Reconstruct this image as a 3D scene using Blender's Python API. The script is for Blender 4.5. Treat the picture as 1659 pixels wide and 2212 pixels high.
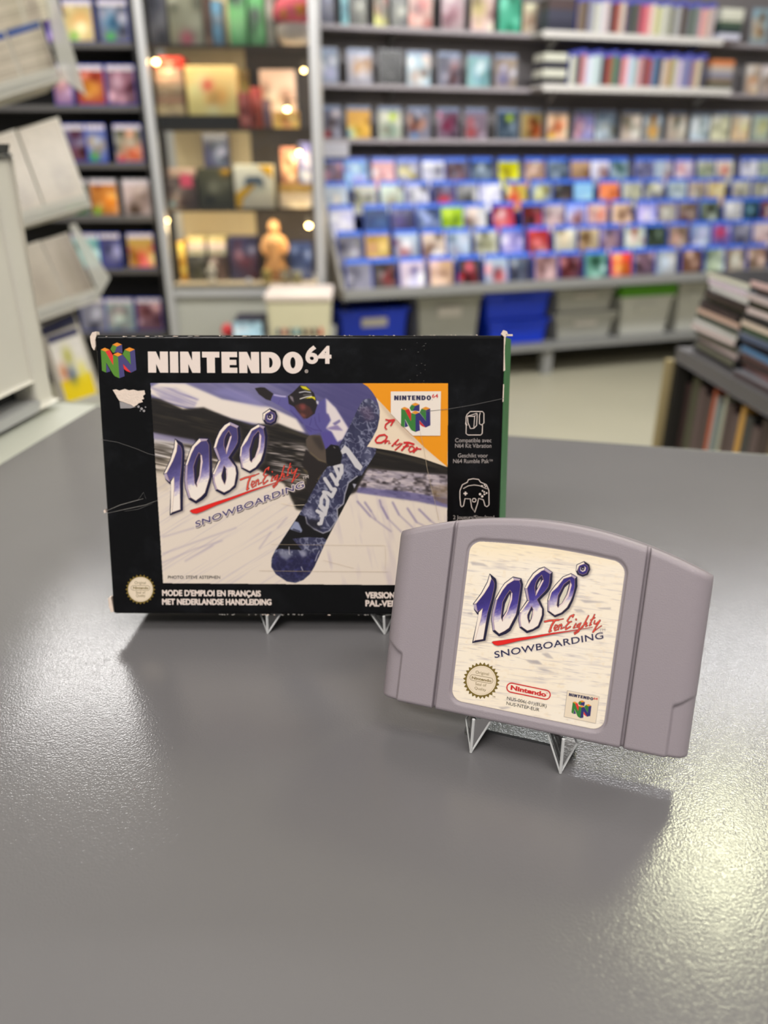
import bpy, bmesh, math, random
import numpy as np
from mathutils import Vector, Matrix
from mathutils.geometry import tessellate_polygon

# ------------------------------------------------------------------ camera, world, lights, exposure
for o in list(bpy.data.objects):
    bpy.data.objects.remove(o)
SC = bpy.context.scene
COL = SC.collection
F, CX, CY = 1660.0, 829.5, 1106.0          # focal length and centre in pixels of the 1659 x 2212 frame
PITCH = math.atan(0.4677)
CAM_Z = 1.19
TOP_Z = CAM_Z - 0.2125                     # counter top
cam_data = bpy.data.cameras.new('camera')
cam = bpy.data.objects.new('camera', cam_data)
COL.objects.link(cam)
cam.location = (0, 0, CAM_Z)
cam.rotation_euler = (math.pi / 2 - PITCH, 0, 0)
cam_data.sensor_fit = 'VERTICAL'
cam_data.sensor_height = 36.0
cam_data.lens = F / 2212 * 36.0
cam_data.clip_start = 0.01
cam_data.dof.use_dof = True
cam_data.dof.focus_distance = 0.307
cam_data.dof.aperture_fstop = 7.0
SC.camera = cam
SC.view_settings.view_transform = 'Standard'
SC.view_settings.look = 'None'
SC.view_settings.gamma = 1.0
SC.view_settings.use_curve_mapping = False
SC.view_settings.exposure = 0.0
SC.cycles.max_bounces = 8
SC.cycles.transparent_max_bounces = 16
SC.cycles.caustics_reflective = False
SC.cycles.caustics_refractive = False
SC.cycles.sample_clamp_indirect = 6.0

world = bpy.data.worlds.new('shop_air')
SC.world = world
world.use_nodes = True
bg = world.node_tree.nodes['Background']
bg.inputs[0].default_value = (0.97, 0.98, 1.0, 1)
bg.inputs[1].default_value = 0.30

def area(name, loc, target, size, power, color, size_y=None):
    l = bpy.data.lights.new(name, 'AREA')
    l.energy = power
    l.color = color
    l.size = size
    if size_y:
        l.shape = 'RECTANGLE'; l.size_y = size_y
    o = bpy.data.objects.new(name, l)
    COL.objects.link(o)
    o.location = loc
    o.rotation_euler = (Vector(target) - Vector(loc)).to_track_quat('-Z', 'Y').to_euler()
    return o

# ceiling lamps of the shop and added fill lights: one lamp ahead on the right makes the glare and the sharp shadow
area('ceiling_lamp_ahead', (0.10 + 0.53 * 1.75, 0.2 + 0.85 * 1.75, TOP_Z + 1.75), (0.05, 0.2, TOP_Z), 0.27, 10.5, (1.0, 1.0, 0.66))
area('ceiling_lamp_overhead', (0.45, -0.25, 2.78), (0.25, 0.12, 1.0), 1.1, 30, (1.0, 0.95, 0.93), 0.5)
area('ceiling_lamp_behind', (-0.7, -1.1, 2.78), (0.0, 0.25, 1.05), 1.1, 54, (1.0, 0.95, 0.91), 0.5)
area('ceiling_lamp_wall', (1.4, 2.7, 2.78), (1.35, 3.7, 0.0), 1.8, 112, (0.98, 0.98, 1.0), 0.4)
area('aisle_fill_light', (-0.95, 2.75, 2.78), (-0.95, 3.2, 0.0), 1.4, 66, (1.0, 0.98, 0.95), 0.4)  # unseen fill put in to light the left shelves and glass cabinet
area('side_fill_light', (2.6, 0.9, 2.78), (1.0, 0.9, 0.4), 1.4, 38, (1.0, 0.98, 0.95), 0.4)  # unseen fill added on the right to brighten the white cabinet

# ------------------------------------------------------------------ pixel rays and small maths
_sp, _cp = math.sin(PITCH), math.cos(PITCH)
def ray(x, y):
    a, b = (x - CX) / F, -(y - CY) / F
    return Vector((a, _cp + b * _sp, b * _cp - _sp))
EYE = Vector((0, 0, CAM_Z))
def on_z(x, y, z):
    d = ray(x, y)
    return EYE + d * ((z - CAM_Z) / d.z)
def lin(c):
    c = np.asarray(c, float)
    return np.where(c <= 0.04045, c / 12.92, ((c + 0.055) / 1.055) ** 2.4)
def rgb(h):
    if isinstance(h, (tuple, list)):
        return np.array(h, float) / 255
    if len(h) == 3:
        h = h[0] * 2 + h[1] * 2 + h[2] * 2
    return np.array([int(h[i:i + 2], 16) for i in (0, 2, 4)]) / 255.0

# ------------------------------------------------------------------ materials
_M = {}
def mat(name, col='888', rough=0.5, metal=0.0, spec=0.5, noise=0.0, nscale=40, bump=0.0, bscale=300, emit=0.0, coat=0.0):
    if name in _M:
        return _M[name]
    m = bpy.data.materials.new(name)
    m.use_nodes = True
    nt = m.node_tree
    b = nt.nodes['Principled BSDF']
    c = (*lin(rgb(col)), 1)
    b.inputs['Base Color'].default_value = c
    b.inputs['Roughness'].default_value = rough
    b.inputs['Metallic'].default_value = metal
    b.inputs['Specular IOR Level'].default_value = spec
    b.inputs['Coat Weight'].default_value = coat
    if noise or bump:
        tc = nt.nodes.new('ShaderNodeTexCoord')
    if noise:
        n = nt.nodes.new('ShaderNodeTexNoise'); n.inputs['Scale'].default_value = nscale; n.inputs['Detail'].default_value = 4
        nt.links.new(tc.outputs['Object'], n.inputs['Vector'])
        mx = nt.nodes.new('ShaderNodeMix'); mx.data_type = 'RGBA'
        k = 1 - noise; k2 = 1 + noise
        mx.inputs[6].default_value = (c[0] * k, c[1] * k, c[2] * k, 1)
        mx.inputs[7].default_value = (c[0] * k2, c[1] * k2, c[2] * k2, 1)
        nt.links.new(n.outputs['Fac'], mx.inputs[0]); nt.links.new(mx.outputs[2], b.inputs['Base Color'])
    if bump:
        n = nt.nodes.new('ShaderNodeTexNoise'); n.inputs['Scale'].default_value = bscale; n.inputs['Detail'].default_value = 2
        nt.links.new(tc.outputs['Object'], n.inputs['Vector'])
        bp = nt.nodes.new('ShaderNodeBump'); bp.inputs['Strength'].default_value = 1.0; bp.inputs['Distance'].default_value = bump
        nt.links.new(n.outputs['Fac'], bp.inputs['Height']); nt.links.new(bp.outputs['Normal'], b.inputs['Normal'])
    if emit:
        b.inputs['Emission Color'].default_value = c
        b.inputs['Emission Strength'].default_value = emit
    _M[name] = m
    return m

def mat_print(name, rough=0.45, spec=0.4, bump=0.0, bscale=900):
    """ink on paper: colour comes from the mesh's own colour attribute"""
    if name in _M:
        return _M[name]
    m = bpy.data.materials.new(name)
    m.use_nodes = True
    nt = m.node_tree
    b = nt.nodes['Principled BSDF']
    a = nt.nodes.new('ShaderNodeAttribute'); a.attribute_name = 'ink'
    nt.links.new(a.outputs['Color'], b.inputs['Base Color'])
    b.inputs['Roughness'].default_value = rough
    b.inputs['Specular IOR Level'].default_value = spec
    if bump:
        tc = nt.nodes.new('ShaderNodeTexCoord')
        n = nt.nodes.new('ShaderNodeTexNoise'); n.inputs['Scale'].default_value = bscale
        nt.links.new(tc.outputs['Object'], n.inputs['Vector'])
        bp = nt.nodes.new('ShaderNodeBump'); bp.inputs['Distance'].default_value = bump
        nt.links.new(n.outputs['Fac'], bp.inputs['Height']); nt.links.new(bp.outputs['Normal'], b.inputs['Normal'])
    _M[name] = m
    return m

def mat_clear(name, tint=(0.97, 0.985, 0.98), ior=1.49, gloss=1.0, haze=0.0, haze_col=(1, 1, 1)):
    """thin clear plastic or glass sheet: see-through with a Fresnel reflection"""
    if name in _M:
        return _M[name]
    m = bpy.data.materials.new(name)
    m.use_nodes = True
    nt = m.node_tree
    nt.nodes.remove(nt.nodes['Principled BSDF'])
    out = nt.nodes['Material Output']
    tr = nt.nodes.new('ShaderNodeBsdfTransparent'); tr.inputs[0].default_value = (*tint, 1)
    gl = nt.nodes.new('ShaderNodeBsdfGlossy'); gl.inputs['Roughness'].default_value = 0.04
    fr = nt.nodes.new('ShaderNodeFresnel'); fr.inputs['IOR'].default_value = ior
    mx = nt.nodes.new('ShaderNodeMixShader')
    nt.links.new(fr.outputs[0], mx.inputs[0]); nt.links.new(tr.outputs[0], mx.inputs[1]); nt.links.new(gl.outputs[0], mx.inputs[2])
    last = mx
    if haze:
        df = nt.nodes.new('ShaderNodeBsdfDiffuse'); df.inputs[0].default_value = (*haze_col, 1)
        m2 = nt.nodes.new('ShaderNodeMixShader'); m2.inputs[0].default_value = haze
        nt.links.new(mx.outputs[0], m2.inputs[1]); nt.links.new(df.outputs[0], m2.inputs[2])
        last = m2
    nt.links.new(last.outputs[0], out.inputs[0])
    _M[name] = m
    return m

# ------------------------------------------------------------------ mesh helpers
class MB:
    """collects shapes into one mesh"""
    def __init__(self):
        self.v, self.f, self.m, self.mats = [], [], [], []
    def mi(self, m):
        if m not in self.mats:
            self.mats.append(m)
        return self.mats.index(m)
    def add(self, vs, fs, m):
        o = len(self.v); k = self.mi(m)
        self.v += [tuple(p) for p in vs]
        for f in fs:
            self.f.append(tuple(i + o for i in f)); self.m.append(k)
        return self
    def hexa(self, p, m):
        """8 corners: bottom 4 (ccw seen from above) then top 4"""
        return self.add(p, [(3, 2, 1, 0), (4, 5, 6, 7), (0, 1, 5, 4), (1, 2, 6, 5), (2, 3, 7, 6), (3, 0, 4, 7)], m)
    def box(self, x0, y0, z0, x1, y1, z1, m):
        return self.hexa([(x0, y0, z0), (x1, y0, z0), (x1, y1, z0), (x0, y1, z0), (x0, y0, z1), (x1, y0, z1), (x1, y1, z1), (x0, y1, z1)], m)
    def prism(self, pts, axis_vec, m):
        """closed polygon (3D points) swept along a vector"""
        n = len(pts); a = Vector(axis_vec)
        vs = [Vector(p) for p in pts] + [Vector(p) + a for p in pts]
        tris = tessellate_polygon([[Vector(p) for p in pts]])
        fs = [tuple(t) for t in tris] + [tuple(i + n for i in reversed(t)) for t in tris]
        fs += [(i, (i + 1) % n, n + (i + 1) % n, n + i) for i in range(n)]
        return self.add(vs, fs, m)
    def tube(self, pts, r, m, seg=10, closed=False):
        pts = [Vector(p) for p in pts]; vs, fs = [], []
        for i, p in enumerate(pts):
            t = (pts[min(i + 1, len(pts) - 1)] - pts[max(i - 1, 0)]).normalized()
            a = t.orthogonal().normalized(); b = t.cross(a)
            for k in range(seg):
                w = 2 * math.pi * k / seg
                vs.append(p + a * (r * math.cos(w)) + b * (r * math.sin(w)))
        for i in range(len(pts) - 1):
            for k in range(seg):
                fs.append((i * seg + k, i * seg + (k + 1) % seg, (i + 1) * seg + (k + 1) % seg, (i + 1) * seg + k))
        fs.append(tuple(range(seg - 1, -1, -1))); fs.append(tuple((len(pts) - 1) * seg + k for k in range(seg)))
        return self.add(vs, fs, m)
    def lathe(self, prof, m, c=(0, 0, 0), seg=20, sx=1.0, sy=1.0):
        vs, fs = [], []
        for r, z in prof:
            for k in range(seg):
                w = 2 * math.pi * k / seg
                vs.append((c[0] + r * sx * math.cos(w), c[1] + r * sy * math.sin(w), c[2] + z))
        n = len(prof)
        for i in range(n - 1):
            for k in range(seg):
                fs.append((i * seg + k, i * seg + (k + 1) % seg, (i + 1) * seg + (k + 1) % seg, (i + 1) * seg + k))
        fs.append(tuple(range(seg - 1, -1, -1))); fs.append(tuple((n - 1) * seg + k for k in range(seg)))
        return self.add(vs, fs, m)
    def mesh(self, name, smooth=False):
        me = bpy.data.meshes.new(name)
        me.from_pydata(self.v, [], self.f)
        for m in self.mats:
            me.materials.append(m)
        me.polygons.foreach_set('material_index', self.m)
        if smooth:
            me.polygons.foreach_set('use_smooth', [True] * len(self.f))
        me.update()
        return me
    def build(self, name, parent=None, loc=None, rotz=None, bevel=0.0, smooth=False, seg=2):
        o = bpy.data.objects.new(name, self.mesh(name, smooth))
        COL.objects.link(o)
        if parent:
            o.parent = parent
        if loc is not None:
            o.location = loc
        if rotz is not None:
            o.rotation_euler = (0, 0, rotz)
        if bevel:
            b = o.modifiers.new('bevel', 'BEVEL'); b.width = bevel; b.segments = seg; b.limit_method = 'ANGLE'
        return o

def tag(o, label=None, cat=None, group=None, kind=None):
    if label: o['label'] = label
    if cat: o['category'] = cat
    if group: o['group'] = group
    if kind: o['kind'] = kind
    return o
def thing(name, label, cat, loc=(0, 0, 0), rotz=0.0, group=None, matrix=None):
    o = bpy.data.objects.new(name, None)
    COL.objects.link(o)
    o.empty_display_size = 0.02
    if matrix is not None:
        o.matrix_world = matrix
    else:
        o.location = loc; o.rotation_euler = (0, 0, rotz)
    return tag(o, label, cat, group)

ORD = ['', 'first', 'second', 'third', 'fourth', 'fifth', 'sixth', 'seventh', 'eighth', 'ninth', 'tenth', 'eleventh', 'twelfth', 'thirteenth',
       'fourteenth', 'fifteenth', 'sixteenth', 'seventeenth', 'eighteenth', 'nineteenth', 'twentieth', 'twenty-first', 'twenty-second', 'twenty-third',
       'twenty-fourth', 'twenty-fifth', 'twenty-sixth', 'twenty-seventh', 'twenty-eighth', 'twenty-ninth', 'thirtieth', 'thirty-first', 'thirty-second',
       'thirty-third', 'thirty-fourth', 'thirty-fifth', 'thirty-sixth']
def colour_word(h):
    r, g, b = rgb(h)
    mx, mn = max(r, g, b), min(r, g, b)
    if mx - mn < 0.14:
        return 'white' if mx > 0.8 else 'pale grey' if mx > 0.62 else 'grey' if mx > 0.38 else 'black'
    if r >= g and r >= b:
        if g > 0.75 * r and b < 0.6 * r: return 'yellow'
        if g > 0.8 * r: return 'cream' if mx > 0.7 else 'khaki'
        if b > g * 1.15 and mx > 0.5: return 'pink'
        if g > 0.52 * r: return ('tan' if mx > 0.6 else 'brown') if b > 0.4 * r else 'orange'
        return 'red' if mx > 0.5 else 'dark red'
    if g >= r and g >= b:
        return 'lime' if r > 0.7 * g and b < 0.6 * g else 'teal' if b > 0.75 * g else 'green'
    if r > 0.85 * b and r > g: return 'mauve'
    return 'light blue' if mx > 0.75 else 'blue' if mx > 0.42 else 'navy'

# ------------------------------------------------------------------ printed faces
class Face:
    """a flat face in space: local x right, y up, z out of the face (metres)"""
    def __init__(self, origin, yaw, lean, roll=0.0):
        u = Vector((math.cos(yaw), math.sin(yaw), 0)); back = Vector((-math.sin(yaw), math.cos(yaw), 0))
        v = Vector((0, 0, 1)) * math.cos(lean) + back * math.sin(lean)
        n = u.cross(v)
        self.u = u * math.cos(roll) + v * math.sin(roll)
        self.v = v * math.cos(roll) - u * math.sin(roll)
        self.n = n; self.o = Vector(origin)
        m = Matrix.Identity(4)
        for i in range(3):
            m[i][0], m[i][1], m[i][2], m[i][3] = self.u[i], self.v[i], self.n[i], self.o[i]
        self.m = m
        self.lift = 0.0                      # height of the printed plane above the face
    def px(self, x, y):
        o = self.o + self.n * self.lift
        d = ray(x, y)
        P = EYE + d * ((o - EYE).dot(self.n) / d.dot(self.n)) - self.o
        return (P.dot(self.u), P.dot(self.v))
    def grid(self, X, Y):
        o = self.o + self.n * self.lift - EYE
        a, b = (X - CX) / F, -(Y - CY) / F
        D = np.stack([a, _cp + b * _sp, b * _cp - _sp], -1)
        n = np.array(self.n)
        P = D * (np.dot(np.array(o), n) / (D @ n))[..., None] - np.array(self.o - EYE)
        return P @ np.array(self.u), P @ np.array(self.v)

def crop(ox, oy, s):
    def f(pts):
        return [(ox + x * s, oy + y * s) for x, y in pts]
    return f
cA = crop(1010, 1200, 160 / 1475); cB = crop(1150, 1190, 170 / 1504); cC = crop(995, 1420, 210 / 1659); cD = crop(1200, 1470, 120 / 1659)
cE = crop(200, 725, 110 / 1431); cF = crop(780, 820, 200 / 1659); cG = crop(540, 820, 290 / 1659); cH = crop(560, 980, 260 / 1659)
c1 = crop(180, 690, 500 / 1659); c2 = crop(660, 690, 500 / 1659); c3 = crop(200, 1000, 500 / 1659); c4 = crop(560, 1000, 440 / 1659)

def affine(src, dst):
    A = np.array([[x, y, 1] for x, y in src]); B = np.array(dst)
    S, *_ = np.linalg.lstsq(A, B, rcond=None)
    return lambda pts: [tuple(np.array([x, y, 1]) @ S) for x, y in pts]

class Print:
    """vector ink: flat polygons lying on a face, one mesh, one material slot per ink"""
    def __init__(self, face):
        self.face = face; self.mb = MB(); self.z = 0.00004; self.n = 0
    def level(self):
        """every stroke of ink lies a hair above the one before"""
        self.n += 1
        return self.face.lift + self.z + self.n * 2.5e-6
    def poly(self, loops, m, px=True, z=None):
        if not isinstance(loops[0], list):
            loops = [list(loops)]
        z = self.level()
        L = [[Vector((*(self.face.px(*p) if px else p), z)) for p in l] for l in loops]
        flat = [p for l in L for p in l]
        tris = []
        for t in tessellate_polygon(L):
            a, b, c = (flat[i] for i in t)
            cr = (b.x - a.x) * (c.y - a.y) - (b.y - a.y) * (c.x - a.x)
            if abs(cr) < 1e-14: continue
            tris.append(tuple(t) if cr > 0 else (t[0], t[2], t[1]))
        self.mb.add(flat, tris, m)
    def line(self, pts, w, m, z=None, closed=False, taper=False):
        """a pen stroke of width w pixels"""
        pts = list(pts)
        if closed: pts = pts + [pts[0]]
        n = len(pts); l, r = [], []
        for i, p in enumerate(pts):
            a = np.array(pts[max(i - 1, 0)]); b = np.array(pts[min(i + 1, n - 1)])
            if closed and i in (0, n - 1):
                a = np.array(pts[n - 2]); b = np.array(pts[1])
            d = b - a; d = d / (np.linalg.norm(d) + 1e-9); q = np.array([-d[1], d[0]])
            k = w / 2
            if taper: k *= 0.25 + 0.75 * math.sin(math.pi * min(1, max(0, (i + 0.3) / (n - 0.4))))
            l.append(np.array(p) + q * k); r.append(np.array(p) - q * k)
        zz = self.level()
        vs = [(*self.face.px(*p), zz) for p in l] + [(*self.face.px(*p), zz) for p in r]
        self.mb.add(vs, [(i, i + 1, n + i + 1, n + i) for i in range(n - 1)], m)
    def text(self, s, p0, p1, up, m, bold=0.0, z=None, space=1.0):
        """text from baseline start p0 to baseline end p1 (pixels); up = vector of one capital's height"""
        vs, fs, w, cap = glyphs(s, bold, space)
        p0 = np.array(p0, float); e = np.array(p1, float) - p0; up = np.array(up, float)
        zz = self.level()
        self.mb.add([(*self.face.px(*(p0 + e * (x / w) + up * (y / cap))), zz) for x, y in vs], fs, m)
    def fat(self, s, p0, p1, up, m, r, z=None, space=1.0, n=8):
        """text thickened by r pixels all round"""
        for k in range(n):
            dx, dy = r * math.cos(2 * math.pi * k / n), r * math.sin(2 * math.pi * k / n)
            self.text(s, (p0[0] + dx, p0[1] + dy), (p1[0] + dx, p1[1] + dy), up, m, 0.0, z, space)
    def build(self, name, parent):
        return self.mb.build(name, parent)

_G = {}
def glyphs(s, bold=0.0, space=1.0):
    k = (s, bold, space)
    if k in _G: return _G[k]
    def raw(t):
        c = bpy.data.curves.new('t', 'FONT'); c.body = t; c.offset = bold; c.space_character = space; c.resolution_u = 4
        o = bpy.data.objects.new('t', c); COL.objects.link(o)
        bpy.context.view_layer.update()
        me = bpy.data.meshes.new_from_object(o.evaluated_get(bpy.context.evaluated_depsgraph_get()))
        v = [(q.co.x, q.co.y) for q in me.vertices]; f = [tuple(p.vertices) for p in me.polygons]
        bpy.data.objects.remove(o); bpy.data.curves.remove(c); bpy.data.meshes.remove(me)
        return v, f
    v, f = raw(s)
    cap = max(y for x, y in raw('H')[0]); x0 = min(x for x, y in v); x1 = max(x for x, y in v)
    v = [(x - x0, y) for x, y in v]
    _G[k] = (v, f, x1 - x0, cap)
    return _G[k]

def arc(cx, cy, r, a0=0, a1=360, n=40, ry=None):
    ry = r if ry is None else ry
    return [(cx + r * math.cos(math.radians(a0 + (a1 - a0) * i / n)), cy + ry * math.sin(math.radians(a0 + (a1 - a0) * i / n))) for i in range(n + (1 if abs(a1 - a0) < 360 else 0))]

# heavy block capitals, one unit high
_s = 0.37
BLOCK = {
    'N': (0.92, [[(0, 0), (_s, 0), (_s, .42), (.55, 0), (.92, 0), (.92, 1), (.55, 1), (.55, .58), (_s, 1), (0, 1)]]),
    'I': (0.38, [[(0, 0), (.38, 0), (.38, 1), (0, 1)]]),
    'T': (0.80, [[(.215, 0), (.585, 0), (.585, .73), (.80, .73), (.80, 1), (0, 1), (0, .73), (.215, .73)]]),
    'E': (0.72, [[(0, 0), (.72, 0), (.72, .25), (_s, .25), (_s, .38), (.68, .38), (.68, .62), (_s, .62), (_s, .75), (.72, .75), (.72, 1), (0, 1)]]),
    'D': (0.90, [[(0, 0), (.42, 0)] + arc(.42, .5, .48, -80, 80, 12, .5) + [(.42, 1), (0, 1)], [(_s, .26), (_s, .74)] + arc(.40, .5, .13, 80, -80, 8, .24)]),
    'O': (0.94, [arc(.47, .5, .47, 0, 360, 28, .52), arc(.47, .5, .12, 360, 0, 16, .27)]),
}
def nintendo(P, p0, p1, up, m, z=None, gap=0.1):
    W = sum(BLOCK[c][0] for c in 'NINTENDO') + gap * 7
    p0 = np.array(p0, float); e = (np.array(p1, float) - p0) / W; up = np.array(up, float); x = 0
    for c in 'NINTENDO':
        w, loops = BLOCK[c]
        P.poly([[tuple(p0 + e * (x + a) + up * b) for a, b in l] for l in loops], m, z=z)
        x += w + gap
# the four-sided N emblem, traced in crop E
EMBLEM = [
    ('g', [(235, 400), (365, 450), (585, 830), (575, 545), (718, 590), (760, 1195), (640, 1145), (600, 1110), (385, 755), (385, 1040), (270, 985)]),
    ('r', [(365, 450), (490, 405), (578, 560), (585, 830)]), ('b', [(385, 770), (510, 1000), (395, 1040)]),
    ('g', [(565, 265), (690, 305), (615, 480), (570, 480), (505, 380)]), ('b', [(690, 305), (830, 255), (845, 495), (712, 470), (615, 480)]),
    ('o', [(560, 255), (690, 195), (828, 250), (690, 308)]), ('o', [(580, 530), (710, 472), (842, 530), (716, 588)]),
    ('b', [(718, 588), (845, 532), (1080, 820), (1055, 450), (1190, 392), (1235, 965), (1085, 1040), (860, 790), (905, 1140), (760, 1195)]),
    ('g', [(848, 525), (905, 400), (1052, 450), (1080, 815)]), ('o', [(905, 395), (1040, 330), (1190, 390), (1052, 450)]),
    ('o', [(232, 395), (345, 340), (488, 398), (365, 448)]), ('r', [(862, 800), (1085, 1040), (960, 995), (885, 935)])]
EM_REF = [(232, 395), (760, 1195), (1190, 390), (690, 195)]
def emblem(P, tf, inks, z=None):
    for k, pts in EMBLEM:
        P.poly(tf(pts), inks[k], z=z)

# ------------------------------------------------------------------ a small painter for printed pictures
class Canvas:
    def __init__(self, x0, y0, x1, y1, s, base):
        self.x0, self.y0, self.s = x0, y0, s
        self.w, self.h = int((x1 - x0) * s) + 1, int((y1 - y0) * s) + 1
        self.a = np.zeros((self.h, self.w, 3)) + rgb(base)
        self.X, self.Y = np.meshgrid(x0 + np.arange(self.w) / s, y0 + np.arange(self.h) / s)
    def mask(self, pts, blur=0.0):
        m = np.zeros((self.h, self.w))
        p = np.array(pts, float); s = self.s
        gx0 = max(0, int((p[:, 0].min() - self.x0) * s) - 1); gx1 = min(self.w, int((p[:, 0].max() - self.x0) * s) + 2)
        gy0 = max(0, int((p[:, 1].min() - self.y0) * s) - 1); gy1 = min(self.h, int((p[:, 1].max() - self.y0) * s) + 2)
        if gx1 > gx0 and gy1 > gy0:
            acc = np.zeros((gy1 - gy0, gx1 - gx0))
            for ox in (-.25, .25):
                for oy in (-.25, .25):
                    X = self.X[gy0:gy1, gx0:gx1] + ox / s; Y = self.Y[gy0:gy1, gx0:gx1] + oy / s
                    ins = np.zeros(X.shape, bool); j = len(p) - 1
                    for i in range(len(p)):
                        xi, yi = p[i]; xj, yj = p[j]
                        if yi != yj:
                            ins ^= ((yi > Y) != (yj > Y)) & (X < (xj - xi) * (Y - yi) / (yj - yi) + xi)
                        j = i
                    acc += ins
            m[gy0:gy1, gx0:gx1] = acc / 4
        return self.blur(m, blur) if blur else m
    def blur(self, m, r, ry=None):
        def k(rr):
            rr = max(rr * self.s, 0.01); n = int(3 * rr) + 1
            t = np.arange(-n, n + 1); g = np.exp(-t * t / (2 * rr * rr)); return g / g.sum()
        def conv(a, g):
            n = len(g) // 2
            q = np.pad(a, ((0, 0), (n, n)), 'edge'); L = q.shape[1]
            N = 1 << (L + len(g)).bit_length()
            f = np.fft.irfft(np.fft.rfft(q, N, 1) * np.fft.rfft(g, N)[None, :], N, 1)
            return f[:, 2 * n:2 * n + a.shape[1]]
        m = conv(m, k(r))
        return conv(m.T, k(r if ry is None else ry)).T
    def put(self, m, col, a=1.0):
        c = rgb(col) if not isinstance(col, np.ndarray) else col
        k = (m * a)[..., None]
        self.a = self.a * (1 - k) + c * k
    def poly(self, pts, col, blur=0.0, a=1.0):
        self.put(self.mask(pts, blur), col, a)
    def stroke(self, pts, w, col, blur=0.0, a=1.0, closed=False):
        self.put(self.smask(pts, w, blur, closed), col, a)
    def smask(self, pts, w, blur=0.0, closed=False):
        m = np.zeros((self.h, self.w)); s = self.s
        if closed: pts = list(pts) + [pts[0]]
        p = np.array(pts, float)
        gx0 = max(0, int((p[:, 0].min() - w - self.x0) * s) - 2); gx1 = min(self.w, int((p[:, 0].max() + w - self.x0) * s) + 3)
        gy0 = max(0, int((p[:, 1].min() - w - self.y0) * s) - 2); gy1 = min(self.h, int((p[:, 1].max() + w - self.y0) * s) + 3)
        if gx1 <= gx0 or gy1 <= gy0: return m
        X = self.X[gy0:gy1, gx0:gx1]; Y = self.Y[gy0:gy1, gx0:gx1]
        dm = np.full(X.shape, 1e9)
        for (ax, ay), (bx, by) in zip(p[:-1], p[1:]):
            dx, dy = bx - ax, by - ay; L = dx * dx + dy * dy + 1e-9
            t = np.clip(((X - ax) * dx + (Y - ay) * dy) / L, 0, 1)
            dm = np.minimum(dm, np.hypot(X - ax - t * dx, Y - ay - t * dy))
        m[gy0:gy1, gx0:gx1] = np.clip((w / 2 - dm) * s + 0.5, 0, 1)
        return self.blur(m, blur) if blur else m
    def noise(self, seed, rx, ry, ang=0.0):
        """smooth noise 0..1, stretched rx by ry pixels along an angle (degrees)"""
        r = np.random.RandomState(seed)
        n = 256; t = r.rand(n, n)
        c, s_ = math.cos(math.radians(ang)), math.sin(math.radians(ang))
        U = (self.X * c + self.Y * s_) / rx; V = (-self.X * s_ + self.Y * c) / ry
        out = 0
        for k, amp in ((1, .6), (2.1, .4)):
            u, v = U * k, V * k
            i, j = np.floor(u).astype(int), np.floor(v).astype(int); fu, fv = u - i, v - j
            fu = fu * fu * (3 - 2 * fu); fv = fv * fv * (3 - 2 * fv)
            g = lambda a, b: t[b % n, a % n]
            out = out + amp * ((g(i, j) * (1 - fu) + g(i + 1, j) * fu) * (1 - fv) + (g(i, j + 1) * (1 - fu) + g(i + 1, j + 1) * fu) * fv)
        return out
    def build(self, name, face, parent, material, keep=None, z=0.00002):
        """a fine grid on the face carrying the ink colours; keep = mask of the shape that is printed"""
        U, V = face.grid(self.X, self.Y)
        co = np.stack([U, V, np.full(U.shape, face.lift + z)], -1).reshape(-1, 3)
        idx = np.arange(self.h * self.w).reshape(self.h, self.w)
        q = np.stack([idx[1:, :-1], idx[1:, 1:], idx[:-1, 1:], idx[:-1, :-1]], -1).reshape(-1, 4)
        if keep is not None:
            kk = keep > 0.5
            ok = (kk[1:, :-1] & kk[1:, 1:] & kk[:-1, 1:] & kk[:-1, :-1]).reshape(-1)
            q = q[ok]
        me = bpy.data.meshes.new(name)
        me.vertices.add(len(co)); me.vertices.foreach_set('co', co.astype(np.float32).ravel())
        me.loops.add(len(q) * 4); me.loops.foreach_set('vertex_index', q.astype(np.int32).ravel())
        me.polygons.add(len(q)); me.polygons.foreach_set('loop_start', np.arange(0, len(q) * 4, 4, dtype=np.int32))
        me.update(calc_edges=True)
        at = me.color_attributes.new('ink', 'FLOAT_COLOR', 'POINT')
        c = np.ones((len(co), 4), np.float32); c[:, :3] = lin(np.clip(self.a, 0, 1)).reshape(-1, 3)
        at.data.foreach_set('color', c.ravel())
        me.materials.append(material)
        o = bpy.data.objects.new(name, me); COL.objects.link(o); o.parent = parent
        return o

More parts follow.
